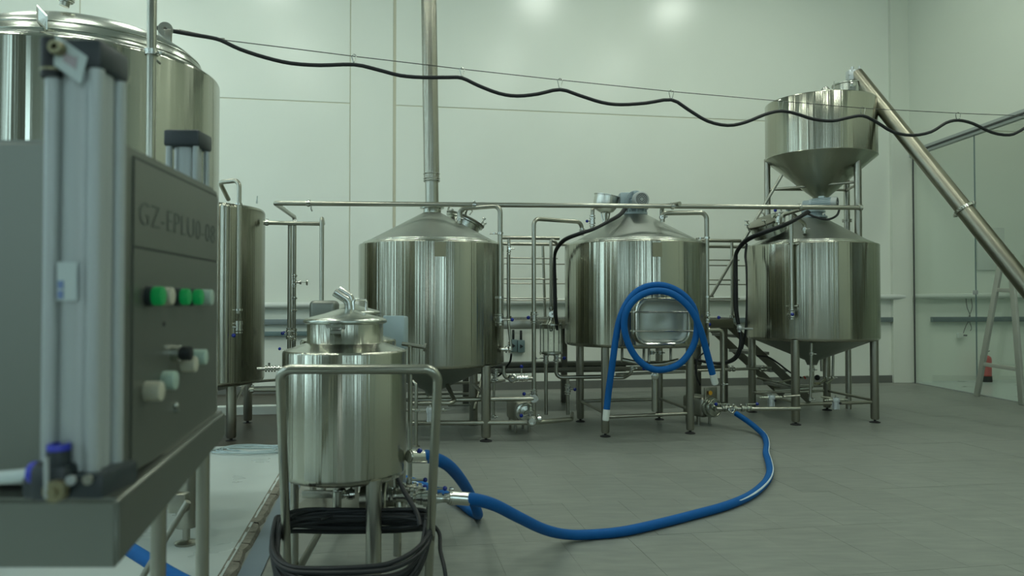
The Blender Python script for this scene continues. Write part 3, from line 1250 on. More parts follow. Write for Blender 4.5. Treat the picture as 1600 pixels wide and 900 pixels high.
# auger conveyor rising from lower right up to the turret
au = thing('auger_conveyor', 'long slanting steel auger tube rising to the hopper top at right', 'conveyor', at(1600, 438, 6.3))
A0 = at(1337, 116, 8.28)
A1 = at(1600, 443, 7.1)
ad = (A1 - A0).normalized()
A2 = A1 + ad * 1.1
cand = [A0 + ad * (k * .01) for k in range(400)]
J = min(cand, key=lambda p: abs(800 + p.x / p.y * F_PX - 1508))
pts = [A0, A1, A2]
MB().cyl(A0, J, .078, None, 32).build('upper_tube', M['auger'], au)
MB().cyl(J, A2, .082, None, 32).build('lower_tube', M['auger'], au)
mb = MB()
mb.cyl(J - ad * .014, J + ad * .014, .098, None, 28)
xx, yy, _ = frame_from(ad)
for s in (-1, 1):
    mb.rbox(J + xx * .10 * s, (.03, .03, .03), .005)
    mb.rbox(J + yy * .10 * s, (.03, .03, .03), .005)
mb.build('coupling', M['bright'], au)
mb = MB()
h = Vector((A2.x, A2.y, 0))
mb.poly_extrude([h + Vector((-.22, -.22, .18)), h + Vector((.22, -.22, .18)), h + Vector((.22, .22, .18)), h + Vector((-.22, .22, .18))], Z * .5)
for sx in (-1, 1):
    for sy in (-1, 1):
        mb.cyl(h + Vector((.2 * sx, .2 * sy, 0)), h + Vector((.2 * sx, .2 * sy, .2)), .02, None, 10)
mb.build('feed_box', M['leg'], au)
mb = MB()
rnd = random.Random(5)
q = A0 + Vector((-.02, 0, .0))
mb.lathe(tc + Z * .22, [(0, 0), (.06, 0), (.06, .02), (.045, .03), (.045, .06), (0, .06)], 20)
mb.cyl(tc + Z * .24, q, .045, None, 16)
mb.rbox(q + Vector((-.02, -.01, -.02)), (.12, .10, .12), .02)
mb.cyl(q + Vector((-.03, -.03, .02)), q + Vector((-.03, -.03, .07)), .018, None, 8)
mb.cyl(q + Vector((.04, -.03, .02)), q + Vector((.05, -.03, .08)), .01, None, 8)
for k in range(6):
    a = k * PI / 3
    mb.cyl(q + Vector((-.02 + .055 * math.cos(a), -.07, -.02 + .055 * math.sin(a))), q + Vector((-.02 + .055 * math.cos(a), -.05, -.02 + .055 * math.sin(a))), .010, None, 6)
mb.build('drive_head', M['castalu'], au)

# ------------------------------------------------------------------ long transfer pipe in front of the tank tops
tp = thing('transfer_pipe', 'long horizontal steel pipe crossing in front of the three tank tops', 'pipe', at(860, 320, 6.9))
a = at(430, 317.5, 6.8)
b = at(1346, 325, 7.12)
b.z = a.z
c_ = at(460, 340, 7.9)
c_.z = a.z
d_ = Vector((c_.x, c_.y, .55))
pipe(tp, [b, a, c_, d_], .0215, .035, 'pipe', 'pipe', 16)
for px, yp in ((486, 319), (741, 321), (1055, 321), (1262, 325)):
    f = (px - 430) / (1346 - 430)
    p = a.lerp(b, (at(px, yp, 6.9).x - a.x) / (b.x - a.x))
    clamp(tp, p, (b - a), .0195)
clamp(tp, b - (b - a).normalized() * .01, (b - a), .0195)
dd = (b - a).normalized()
q = a.lerp(b, (at(486, 320, 6.82).x - a.x) / (b.x - a.x))
MB().tube([q - Z * .01, q - Z * .05, q - Z * .07 + UAX * .01], .007, 0, 8).build('drip_nozzle', M['pipe'], tp)
# links back to each tank top
q = a.lerp(b, (at(741, 320, 6.88).x - a.x) / (b.x - a.x))
pipe(tp, [q, Vector((q.x - .10, q.y + .25, q.z - .02)), Vector((q.x - .10, q.y + .25, q.z - .12))], .017, .05, 'link_pipe')
q = a.lerp(b, (at(1262, 325, 7.09).x - a.x) / (b.x - a.x))
pipe(tp, [q, q + Vector((-.10, .35, -.03)), q + Vector((-.10, .35, -.10))], .017, .05, 'link_pipe')
for yy_, r_ in ((431, .026), (466, .026), (485, .026), (515, .03), (522, .03), (530, .028)):
    p = at(460, yy_, c_.y)
    clamp(tp, Vector((c_.x, c_.y, p.z)), Z, .0195)
p = at(461, 441, 7.9)
valve(tp, Vector((c_.x, c_.y, p.z)), Z, .016, UAX, .0, False)
mb = MB()
p = Vector((c_.x, c_.y, p.z))
mb.cyl(p, p + UAX * .06, .012, None, 12)
mb.cyl(p + UAX * .055, p + UAX * .075, .022, None, 14)
mb.cyl(p + UAX * .075, p + UAX * .13, .004, None, 8)
mb.lathe(p + UAX * .13, [(0, -.006), (.03, -.008), (.034, 0), (.03, .008), (0, .006)], 20, UAX)
mb.build('hand_wheel', M['bright'], tp)
p = at(461, 521, 7.9)
valve(tp, Vector((c_.x, c_.y, p.z)), Z, .019, Vector((-.6, -.8, .1)), .08)

# short branch pipes left: from the hot water tank to the standpipes
bp_ = thing('branch_pipe', 'steel pipe loop running right from the narrow tank and down two standpipes', 'pipe', at(453, 548, 7.0))
y0 = 7.0
a = at(412, 348, y0 - .1)
b = at(505, 348, y0)
b.z = a.z
c_ = at(503, 334, 6.55)
c_.z = a.z
pipe(bp_, [a, b, c_, Vector((c_.x, c_.y, .62))], .0185, .03, 'pipe')
f_ = at(453, 348, y0)
pipe(bp_, [Vector((f_.x, f_.y, a.z)), Vector((f_.x, f_.y, .60)), at(453, 560, 7.0) + Vector((0, .2, -.3))], .0185, .05, 'pipe')
clamp(bp_, at(417, 348, y0 - .09), UAX, .0185)
clamp(bp_, at(461, 348, y0), UAX, .0185)
for yy_ in (517, 526):
    p = at(453, yy_, y0)
    clamp(bp_, Vector((f_.x, f_.y, p.z)), Z, .0185)
p = at(453, 521, y0)
valve(bp_, Vector((f_.x, f_.y, p.z)), Z, .018, Vector((-.9, -.3, .0)), .045)
p = at(453, 546, 6.7)
MB().tube([p, at(440, 545, 6.7)], .004, 0, 8).build('handle', M['bright'], bp_)
MB().ball(at(437, 545, 6.7), .014, 12).build('knob', M['knob'], bp_)

# ------------------------------------------------------------------ large storage tank at far left
s_ = .65
CB = Vector((-3.41111 * s_, 6.12 * s_, 0))
zr = CAM_Z + 1.835 * s_
bt = thing('storage_tank', 'largest steel tank at the left edge with domed top and riser pipe', 'tank', CB)
prof = []
for k in range(7):
    a = PI / 2 * k / 6
    prof.append((s_ - .05 + .05 * math.sin(a), .58 + .05 - .05 * math.cos(a)))
prof.append((s_, 1.6))
for k in range(7):
    a = PI / 2 * k / 6
    prof.append((s_ - .022 + .022 * math.cos(a), zr - .022 + .022 * math.sin(a)))
MB().lathe(CB, prof, 144).build('shell', streak_steel('storage_shell_steel', (.39, .395, .33), .18, .85, 5, .6, seed=4.0), bt, 60)
mb = MB()
p = [(s_ - .022, zr), (s_ - .05, zr + .003), (s_ - .06, zr + .02), (s_ - .075, zr + .028)]
mb.lathe(CB, p, 128)
mb.build('rim', M['rim'], bt, 60)
p = []
for k in range(11):
    f = k / 10
    a = f * PI / 2
    rr = (s_ - .078)
    p.append((rr * math.cos(a), zr + .028 + .215 * math.sin(a)))
MB().lathe(CB, p, 128).build('dome', M['rim'], bt, 60)
mb = MB()
for rr, hh in ((s_ - .082, .045), (s_ - .10, .085)):
    mb.torus(CB + Z * (zr + hh), rr, .005, Z, 96, 8)
    mb.build('dome_bead', M['rim'], bt)
    mb = MB()
MB().lathe(CB, [(s_ - .05, .581), (0.07, .42), (0, .42)], 64).build('underside', M['cone'], bt, 60)
lp = flo(291, 850, 0.026)
for k in range(4):
    v_ = lp - CB
    v_.z = 0
    v_.rotate(Quaternion(Z, PI / 2 * k))
    q = CB + v_
    mb = MB()
    mb.cyl(Vector((q.x, q.y, .11)), Vector((q.x, q.y, .62)), .05, None, 28)
    lg = mb.build('leg', M['leg'], bt)
    mb = MB()
    mb.lathe(Vector((q.x, q.y, .026)), [(0, 0), (.052, 0), (.055, .01), (.03, .02), (.018, .022), (.018, .09)], 24)
    mb.build('foot', M['leg'], lg)
# riser pipe with clamp near the right of the shell
q = at(242, 100, 3.33)
pipe(bt, [Vector((q.x + .01, q.y + .35, zr + .36)), Vector((q.x - .015, q.y, zr + .36)), Vector((q.x - .015, q.y, .75))], .020, .10, 'riser_pipe')
p = at(243, 82, 3.33)
mb = MB()
mb.cyl(Vector((q.x - .015, q.y, p.z - .012)), Vector((q.x - .015, q.y, p.z + .012)), .028, None, 16)
mb.tube([p + Vector((-.035, .12, -.01)), p + Vector((-.035, 0, 0.0)), p + Vector((.04, 0, -.0))], .006, 0, 8)
mb.ball(p + Vector((.03, -.01, -.005)), .011, 10)
mb.ball(p + Vector((-.035, -.01, .008)), .011, 10)
mb.build('pipe_clamp', M['bright'], bt)
# lifting lug, bracket plate and manway on the dome
q = at(258, 46, 4.05)
mb = MB()
mb.lathe(q + Vector((0, .008, 0)), [(.012, 0), (.038, 0), (.038, .016), (.012, .016), (.012, 0)], 20, (0.2, -1, 0))
mb.rbox(q + Vector((0, 0, -.05)), (.07, .016, .10), .003)
mb.build('lifting_lug', M['leg'], bt)
p0_, p1_, p2_ = at(57, 8, 3.5), at(57, 33, 3.42), at(72, 46, 3.36)
mb = MB()
mb.poly_extrude([p0_, p1_, p2_, p2_ + Z * .06], Vector((.006, 0, 0)))
mb.build('bracket_plate', M['rim'], bt, 0)
q = at(100, 6, 3.55)
pipe(bt, [at(100, 10, 3.6), at(108, -18, 3.6)], .022, 0, 'vent_pipe')
clamp(bt, at(104, -1, 3.6), Z, .022)
mb = MB()
q = CB + Vector((-.05, .25, zr + .2))
mb.lathe(q, [(.2, -.05), (.2, .08), (.22, .085), (.22, .11), (.1, .13), (0, .14)], 40)
mb.build('manway', M['rim'], bt)

# ------------------------------------------------------------------ narrower hot water tank behind it
CW = Vector((-2.86, 6.93, 0))
wt = thing('hot_water_tank', 'flat topped narrow steel tank behind the large storage tank, vertical pipe on its front', 'tank', CW)
prof = []
for k in range(7):
    a = PI / 2 * k / 6
    prof.append((.56 + .04 * math.sin(a), .49 + .04 - .04 * math.cos(a)))
prof.append((.6, 1.2))
for k in range(7):
    a = PI / 2 * k / 6
    prof.append((.56 + .04 * math.cos(a), 2.02 + .04 * math.sin(a)))
MB().lathe(CW, prof, 128).build('shell', streak_steel('water_shell_steel', (.29, .29, .23), .25, .85, 8, .6, seed=5.0), wt, 60)
MB().lathe(CW, [(.56, 2.06), (.4, 2.085), (0, 2.11)], 64).build('top', M['cone'], wt, 60)
MB().lathe(CW, [(.56, .49), (.07, .38), (0, .38)], 64).build('underside', M['cone'], wt, 60)
for p in (flo(361, 690), flo(387, 662)):
    lg = leg(wt, p, .043, .50)
for p in (corner(CW, -.40, -.38), corner(CW, -.38, .42)):
    leg(wt, p, .043, .50)
q = at(373, 400, 6.34)
pt = Vector((q.x, q.y, 2.17))
pipe(wt, [Vector((q.x - .20, q.y + .30, 2.10)), Vector((q.x - .18, q.y + .05, 2.21)), Vector((q.x, q.y, 2.22)), Vector((q.x, q.y, at(373, 490, 6.34).z))], .019, .05, 'spray_pipe')
for yy_ in (319, 484, 505):
    p = at(373, yy_, 6.34)
    mb = MB()
    mb.cyl(p - Z * .008, p + Z * .008, .03, None, 14)
    mb.tube([p - UAX * .05 + VAX * .06, p - UAX * .045, p + UAX * .03], .006, 0, 8)
    mb.build('pipe_bracket', M['bright'], wt)
valve(wt, at(373, 511, 6.34), Z, .02, Vector((.15, -.3, -1)), .06)
# probe on top, outlet at lower right, side tube
MB().cyl(at(401, 318, 6.7), at(402, 306, 6.7), .008, .004, 8).build('probe', M['rim'], wt)
p = at(413, 576, 6.75)
mb = MB()
mb.cyl(p - UAX * .06, p + UAX * .16, .016, None, 12)
for dx in (0.01, .035, .06, .085, .12):
    mb.cyl(p + UAX * dx, p + UAX * (dx + .012), .03, None, 14)
mb.cyl(p + UAX * .04, p + UAX * .04 + Z * .05, .01, None, 8)
mb.build('outlet_valve', M['bright'], wt)
pipe(wt, [at(388, 609, 6.6), at(440, 609, 6.7)], .017, 0, 'drain_pipe')
pipe(wt, [at(400, 596, 7.3), at(440, 593, 7.3)], .013, 0, 'drain_pipe')
clamp(wt, at(394, 609, 6.6), UAX, .018)
bar(wt, flo(361, 690) + Z * .28, flo(387, 662) + Z * .46, .014, 'brace')
mb = MB()
q = at(352, 330, 6.3)
mb.tube([Vector((q.x, q.y, .55)), Vector((q.x, q.y, 1.99))], .04, 0, 18)
mb.ball(Vector((q.x, q.y, 1.99)), .04, 16)
mb.build('side_column', M['pipe'], wt)

# thin hose coiled on the white slab near that tank
mb = MB()
pts = []
cc = flo(392, 703, .03)
for k in range(70):
    a = k * .42
    rr = .17 + .05 * math.sin(k * .13) + .03 * math.sin(k * .9)
    pts.append(cc + Vector((rr * 1.25 * math.cos(a), rr * .8 * math.sin(a) - .02, .008 + .004 * math.sin(k * .7))))
pts += [cc + Vector((.35, -.12, .008)), cc + Vector((.6, -.18, .008))]
mb.tube(spline(pts, 3), .006, 0, 6)
solo(mb, 'coiled_tube', M['tracing'], 'thin translucent tube lying coiled on the white floor below the narrow tank', 'hose')

# ------------------------------------------------------------------ platform with railings behind the tanks
PV0, PV1, PU0, PU1, PZ = 8.34, 9.15, -.05, 4.02, 1.03
pf = thing('work_platform', 'raised steel platform with pipe railings behind the tanks', 'platform', R((PU0 + PU1) / 2, (PV0 + PV1) / 2, 0))
mb = MB()
mb.box(R((PU0 + PU1) / 2, (PV0 + PV1) / 2, PZ - .006), (PU1 - PU0, PV1 - PV0, .012), RM)
mb.build('deck', M['grating'], pf, 0)
mb = MB()
for k in range(120):
    u = PU0 + .03 + (PU1 - PU0 - .06) * k / 119
    mb.box(R(u, (PV0 + PV1) / 2, PZ + .003), (.006, PV1 - PV0 - .02, .006), RM @ Matrix.Rotation(.0, 4, 'Z'))
o = mb.build('tread_ribs', M['grating'], pf, 0)
o['kind'] = 'stuff'
for v in (PV0, PV1):
    MB().rbox(R((PU0 + PU1) / 2, v, PZ - .062), (PU1 - PU0, .05, .10), .006, RM).build('edge_beam', M['leg'], pf)
for u in (PU0 + .05, 1.0, 2.2, PU1 - .1):
    for v in (PV0 + .03, PV1 - .03):
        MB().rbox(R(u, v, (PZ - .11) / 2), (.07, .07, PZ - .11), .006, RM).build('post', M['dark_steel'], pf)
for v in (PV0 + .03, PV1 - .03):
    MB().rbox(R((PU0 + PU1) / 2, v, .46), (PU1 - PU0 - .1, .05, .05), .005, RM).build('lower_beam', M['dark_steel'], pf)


def uv_of(p):
    return p.x * CU + p.y * SU, -p.x * SU + p.y * CU


def on_v(px, v):
    dx = (px - 800) / F_PX
    y = v / (CU - dx * SU)
    return uv_of(Vector((dx * y, y, 0)))[0]


for (pxa, pxb, posts) in ((782, 874, (795, 861)), (1096, 1158, (1144,))):
    ua, ub = on_v(pxa, PV0), on_v(pxb, PV0)
    bar(pf, R(ua, PV0, 1.925), R(ub, PV0, 1.925), .0205, 'top_rail', 'pipe')
    for z in (1.70, 1.47, 1.255):
        bar(pf, R(ua + .02, PV0, z), R(ub - .02, PV0, z), .008, 'mid_rail', 'pipe')
    for px in posts:
        u = on_v(px, PV0)
        bar(pf, R(u, PV0, PZ), R(u, PV0, 1.925), .0175, 'rail_post', 'pipe')
        mb = MB()
        mb.cyl(R(u, PV0, PZ), R(u, PV0, PZ + .03), .032, None, 14)
        mb.build('post_base', M['bright'], pf)
for (pxa, pxb, posts) in ((782, 882, (848,)), (1096, 1165, (1170,))):
    ua, ub = on_v(pxa, PV1), on_v(pxb, PV1)
    bar(pf, R(ua, PV1, 1.92), R(ub + .3, PV1, 1.92), .0205, 'top_rail', 'pipe')
    for z in (1.68, 1.44, 1.235):
        bar(pf, R(ua, PV1, z), R(ub + .3, PV1, z), .008, 'mid_rail', 'pipe')
    for px in posts:
        u = on_v(px, PV1)
        bar(pf, R(u + .03, PV1, PZ), R(u, PV1, 1.92), .0175, 'rail_post', 'pipe')
# stair going down to the right behind the mash tank
for v in (PV0 + .12, PV1 - .05):
    mb = MB()
    a, b = R(PU1 - .02, v, PZ - .05), R(PU1 + 1.05, v, .03)
    d = (b - a).normalized()
    nrm = d.cross(VAX).normalized()
    mb.poly_extrude([a + nrm * .045, b + nrm * .045, b - nrm * .045, a - nrm * .045], VAX * .02)
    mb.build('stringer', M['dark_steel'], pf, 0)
for k in range(4):
    f = (k + .8) / 4.6
    MB().rbox(R(PU1 + 1.05 * f, (PV0 + PV1) / 2 + .03, PZ - .05 - (PZ - .08) * f), (.22, PV1 - PV0 - .2, .035), .004, RM).build('tread', M['grating'], pf)
# leaning pole
po = MB()
a, b = at(1222, 273, 8.0), at(1111, 463, 8.25)
po.tube([b, a], .0155, 0, 12)
po.cyl(b - UAX * .03, b + UAX * .03, .010, None, 8)
solo(po, 'steel_pole', M['pipe'], 'thin steel pole leaning diagonally from the platform rail up to the hopper funnel', 'pole')

# ------------------------------------------------------------------ glass sight vessel between the left and middle tanks
SV = at(861, 530, 7.55)
sv = thing('sight_glass_vessel', 'glass cylinder hop filter held by tie rods between the left and middle tanks', 'vessel', Vector((SV.x, SV.y, 0)))
zt_, zb_ = at(861, 508, 7.55).z, at(861, 550, 7.55).z
c0 = Vector((SV.x, SV.y, 0))
MB().lathe(c0, [(.095, zb_), (.095, zt_), (.09, zt_), (.09, zb_)], 40).build('glass_cylinder', M['clear'], sv)
MB().lathe(c0, [(0, zt_), (.115, zt_), (.115, zt_ + .012), (.05, zt_ + .018), (.03, zt_ + .05), (0.03, zt_ + .07), (0, zt_ + .07)], 40).build('top_flange', M['rim'], sv)
MB().lathe(c0, [(0, zb_), (.115, zb_), (.115, zb_ - .014), (.06, zb_ - .03), (0, zb_ - .03)], 40).build('bottom_flange', M['rim'], sv)
for k in range(6):
    a = k * PI / 3 + .2
    q = c0 + Vector((.107 * math.cos(a), .107 * math.sin(a), 0))
    o = MB().cyl(q + Z * (zb_ - .025), q + Z * (zt_ + .03), .006, None, 8).build('tie_rod', M['bright'], sv)
mb = MB()
mb.ball(c0 + Z * (zt_ - .045), .02, 12)
mb.cyl(c0 + Z * (zt_ - .045), c0 + Z * zt_, .008, None, 8)
mb.build('spray_ball', M['bright'], sv)
pp = at(861, 385, 7.55)
pipe(sv, [c0 + Z * (zt_ + .05), c0 + Z * 1.83, at(868, 378, 7.55), at(873, 386, 7.6)], .0155, .04, 'vent_pipe')
for yy_, r_ in ((482, .016), (500, .02)):
    clamp(sv, c0 + Z * at(861, yy_, 7.55).z, Z, r_)
mb = MB()
q = c0 + Z * at(861, 491, 7.55).z
mb.lathe(q + Vector((.005, -.05, 0)), [(.012, 0), (.03, 0), (.03, .02), (.012, .02), (.012, 0)], 20, (0, -1, 0))
mb.cyl(q, q + Vector((.005, -.05, 0)), .012, None, 10)
mb.build('gauge_port', M['bright'], sv)
pl = at(853, 560, 7.5)
pipe(sv, [c0 + Vector((-.05, -.03, zb_ - .02)), Vector((pl.x, pl.y, pl.z)), Vector((pl.x, pl.y, at(853, 648, 7.5).z))], .018, .02, 'drop_pipe')
valve(sv, Vector((pl.x, pl.y, at(853, 560, 7.5).z)), Z, .018, -UAX, .09)
pr_ = at(869, 560, 7.5)
j1 = at(869, 590, 7.5)
pipe(sv, [Vector((pr_.x, pr_.y, zb_ - .02)), Vector((pr_.x, pr_.y, j1.z)), Vector((at(945, 590, 7.5).x, 7.5, j1.z + .01))], .020, .06, 'drop_pipe')
valve(sv, Vector((pr_.x, pr_.y, at(869, 559, 7.5).z)), Z, .018, UAX, .06)
q = at(887, 590, 7.5)
pipe(sv, [Vector((q.x, q.y, j1.z)), Vector((q.x, q.y, at(887, 648, 7.5).z))], .017, 0, 'drop_pipe')
valve(sv, Vector((q.x, q.y, at(887, 608, 7.5).z)), Z, .019, UAX, .05)

# ------------------------------------------------------------------ pipework in front of the left kettle's feet
w1 = thing('wort_pipework', 'steel pipework from the middle tank cone down past the sight glass to the pump', 'pipe', at(832, 655, 6.95))
a = at(910, 368, 7.25)
b = at(909, 347, 7.25)
c_ = at(834, 347, 6.95)
c_.z = b.z
e_ = Vector((c_.x, c_.y, at(832, 652, 6.95).z))
pipe(w1, [Vector((b.x, b.y, a.z)), b, c_, e_], .0195, .06)
clamp(w1, at(909.5, 360, 7.25), Z, .0185)
valve(w1, Vector((c_.x, c_.y, at(832, 496, 6.95).z)), Z, .019, Vector((-.15, -1, 0)), .05)
clamp(w1, Vector((c_.x, c_.y, at(832, 491, 6.95).z)), Z, .0195)
# elbow joining from the kettle side outlet
a = at(787, 572, 6.9)
pipe(w1, [a, Vector((a.x, a.y, at(787, 591, 6.9).z)), at(832, 591, 6.95)], .018, .07)
for px in (806, 816, 822):
    clamp(w1, at(px, 591, 6.93), UAX, .018)
mb = MB()
q = at(801, 591, 6.86)
mb.lathe(q, [(.012, 0), (.04, 0), (.042, .01), (.03, .02), (.014, .02), (.012, 0)], 24, (-.1, -1, 0))
mb.build('union_ring', M['bright'], w1)
valve(w1, at(816, 591, 6.93), UAX, .017, Z, .09)
# horizontal pipes with their elbow and ring
a = at(640, 625.5, 6.75)
b = at(838, 622, 6.85)
b.z = a.z + .002
pipe(w1, [a, b, b + Vector((.0, .3, 0.0))], .0195, .05)
clamp(w1, b + Vector((-.02, 0, .0)), Vector((0, 1, 0)), .024)
p0 = at(640, 661, 6.68)
p1 = at(832, 657, 6.7)
p2 = at(893, 655, 6.9)
p1.z = p2.z = p0.z
pipe(w1, [p0, p1, p2, p2 + Vector((0.03, .35, 0))], .0205, .05)
mb = MB()
q = at(831.5, 658, 6.62)
mb.lathe(q, [(.018, 0), (.043, 0), (.045, .012), (.03, .03), (.02, .03), (.018, 0)], 28, (0, -1, 0))
mb.cyl(q + Vector((0, .10, 0)), q, .03, None, 16)
mb.build('inspection_port', M['bright'], w1)
clamp(w1, at(842, 655, 6.72), UAX, .02)
valve(w1, at(830, 650, 6.8), Z, .018, -UAX, .07)
valve(w1, Vector((c_.x, c_.y, at(832, 616, 6.95).z)), Z, .018, -UAX, .07)
# pipe bends left, partly behind the trolley
a = at(640, 630, 6.5)
b = at(712, 629, 6.5)
b.z = a.z
pipe(w1, [a, b, at(699, 602, 6.8)], .0195, .05)
w2 = thing('standpipe', 'upright thin steel pipe on the floor right of the trolley tank', 'pipe', flo(650, 698))
q = flo(650, 698)
top = at(650, 600, q.y)
pipe(w2, [Vector((q.x, q.y, .02)), Vector((q.x, q.y, top.z)), Vector((q.x - .03, q.y + .02, top.z + .025))], .014, .03)
pipe(w2, [at(640, 540, q.y + .3), at(640, 605, q.y + .3)], .012, 0)
MB().lathe(Vector((q.x, q.y, 0)), [(0, 0), (.03, 0), (.03, .01), (.016, .015), (.016, .03)], 16).build('floor_flange', M['leg'], w2)

# steam trap bodies
def strainer(name, label, p, s=1.0):
    t = thing(name, label, 'valve', p - Z * .09 * s, None)
    mb = MB()
    mb.rbox(p, (.075 * s, .055 * s, .05 * s), .01 * s)
    mb.cyl(p - Z * .02 * s, p - Z * .085 * s, .030 * s, None, 14)
    mb.cyl(p - Z * .085 * s, p - Z * .095 * s, .036 * s, None, 8)
    for k in range(4):
        a = k * PI / 2 + PI / 4
        mb.cyl(p + Vector((.034 * s * math.cos(a), .034 * s * math.sin(a), -.10 * s)), p + Vector((.034 * s * math.cos(a), .034 * s * math.sin(a), .03 * s)), .006 * s, None, 6)
    mb.build('body', M['castalu'], t)
    mb = MB()
    for s2 in (-1, 1):
        mb.cyl(p + UAX * (.03 * s2 * s), p + UAX * (.09 * s2 * s), .017 * s, None, 6)
        mb.cyl(p + UAX * (.085 * s2 * s), p + UAX * (.14 * s2 * s), .011 * s, None, 8)
        mb.cyl(p + UAX * (.10 * s2 * s), p + UAX * (.115 * s2 * s), .017 * s, None, 6)
    mb.cyl(p + Z * .02 * s, p + Z * .05 * s, .008 * s, None, 6)
    mb.build('unions', M['bright'], t)
    q = p + Vector((.03 * s, -.032 * s, -.03 * s))
    MB().cyl(q, q - VAX * .012, .012 * s, None, 10).build('plug', M['black'], t)
    return t


strainer('steam_trap', 'grey cast steam trap below the right tank, left of its front leg', at(1205, 621, 7.5), .9)
strainer('steam_trap', 'grey cast steam trap below the right tank, between its front legs', at(1306, 625, 7.45), .9)
strainer('steam_trap', 'grey cast steam trap beside the trolley frame, under the left kettle', at(673, 641, 6.35), .95)
sp_ = thing('steam_pipe', 'thin steel steam line under the right tank carrying two cast traps', 'pipe', at(1200, 640, 7.6))
pipe(sp_, [at(1180, 613, 7.9), at(1270, 612, 7.9), at(1285, 610, 8.3)], .012, .05)
pipe(sp_, [at(1225, 620, 7.5), at(1250, 618, 7.5)], .010, 0)
pipe(sp_, [at(1283, 620, 7.45), at(1300, 622, 7.45)], .010, 0)
pipe(sp_, [at(1183, 590, 8.6), at(1240, 604, 8.4), at(1285, 603, 8.4)], .012, .06)
pipe(sp_, [at(1215, 598, 8.4), at(1262, 588, 8.6)], .010, 0)
vb = MB().ball(at(1277, 590, 8.2), .03, 12).build('black_regulator', M['black'], sp_)
MB().rbox(at(1277, 599, 8.2), (.06, .04, .025), .006).build('brass_body', M['brass'], sp_)
MB().cyl(at(1256, 588, 8.3), at(1259, 592, 8.28), .008, None, 8).build('red_tap', M['red'], sp_)

# ------------------------------------------------------------------ pumps
def pump(name, label, c, d, r, L, box=True):
    """centrifugal pump: shrouded motor, volute disc towards d"""
    d = Vector(d).normalized()
    base = Vector((c.x, c.y, 0))
    t = thing(name, label, 'pump', base)
    x, y, _ = frame_from(d)
    b = c - d * (L * .55 + .03)
    m3 = Matrix((x, d, Z)).transposed()
    mb = MB()
    mb.rbox(Vector((b.x, b.y, c.z + .0)), (r * 2.0, L, r * 2.05), r * .35, m3, 3)
    sh = mb.build('shroud', M['leg'], t)
    mb = MB()
    mb.lathe(c - d * .03, [(0, -.02), (r * .95, -.02), (r * 1.0, 0), (r * .98, .02), (r * .80, .025), (r * .78, .045), (r * .86, .05), (r * .86, .062), (r * .6, .066), (r * .35, .07), (r * .33, .10), (0, .10)], 40, d)
    mb.build('volute', M['rim'], t)
    mb = MB()
    mb.torus(c + d * .035, r * .84, .007, d, 36, 8)
    mb.build('clamp_band', M['bright'], t)
    for s in (-1, 1):
        for k in (.25, .85):
            q = b + x * (r * .7 * s) + d * (L * (.5 - k))
            MB().cyl(Vector((q.x, q.y, 0)), Vector((q.x, q.y, c.z - r * .8)), .014, None, 10).build('leg', M['leg'], t)
    return t


pc = at(1113, 637, 7.55)
pm = pump('transfer_pump', 'steel centrifugal pump with yellow sticker between the middle and right tanks', pc, (.45, -.9, 0), .098, .30)
q = at(1110, 613, 7.56)
MB().rbox(at(1110, 616, 7.60), (.16, .02, .14), .008, Matrix.Rotation(.46, 3, 'Z')).build('back_plate', M['leg'], pm)
MB().lathe(at(1110, 614, 7.56), [(0, 0), (.022, 0), (.022, .003), (0, .003)], 16, (.45, -.9, 0)).build('sticker', M['yellow'], pm)
# suction side valve cluster and the pipe to the right
p0 = at(1120, 639, 7.4)
p1 = at(1250, 633, 7.42)
p1.z = p0.z
pipe(pm, [p0, p1], .019, 0, 'suction_pipe')
for px in (1133, 1141, 1148, 1160, 1168):
    clamp(pm, at(px, 638, 7.4), UAX, .021)
valve(pm, at(1136, 638, 7.4), UAX, .02, Vector((-1, -.15, .0)), .10)
valve(pm, at(1166, 638, 7.4), UAX, .018, UAX, .10)
mb = MB()
q = at(1143, 640, 7.36)
mb.torus(q, .028, .007, (0.2, -1, 0.2), 20, 8)
mb.cyl(q + Vector((0, .06, 0)), q, .02, None, 14)
mb.build('tee_union', M['bright'], pm)
# delivery pipe up and over to the middle tank
a = at(1130, 628, 7.45)
b = at(1130, 515.5, 7.45)
c_ = at(1103, 515.5, 7.4)
pipe(pm, [a, Vector((a.x, a.y, b.z)), Vector((c_.x, c_.y, b.z))], .018, .05, 'delivery_pipe')
clamp(pm, at(1105, 515.5, 7.4), UAX, .02)
clamp(pm, at(1130, 600, 7.45), Z, .014)

pc2 = at(822, 645, 7.05)
pm2 = pump('wort_pump', 'shaded steel pump behind the pipes, right of the left kettle leg', pc2, (.25, -.95, 0), .092, .34)

# ------------------------------------------------------------------ wall services
sv_ = thing('wall_pipe', 'white plastic pipe running along the back wall', 'pipe', R(3.0, WALL_V - .07, 1.2))


def wall_at(px, py, off=.07):
    v = WALL_V - off
    dx = (px - 800) / F_PX
    y = v / (CU - dx * SU)
    return at(px, py, y)


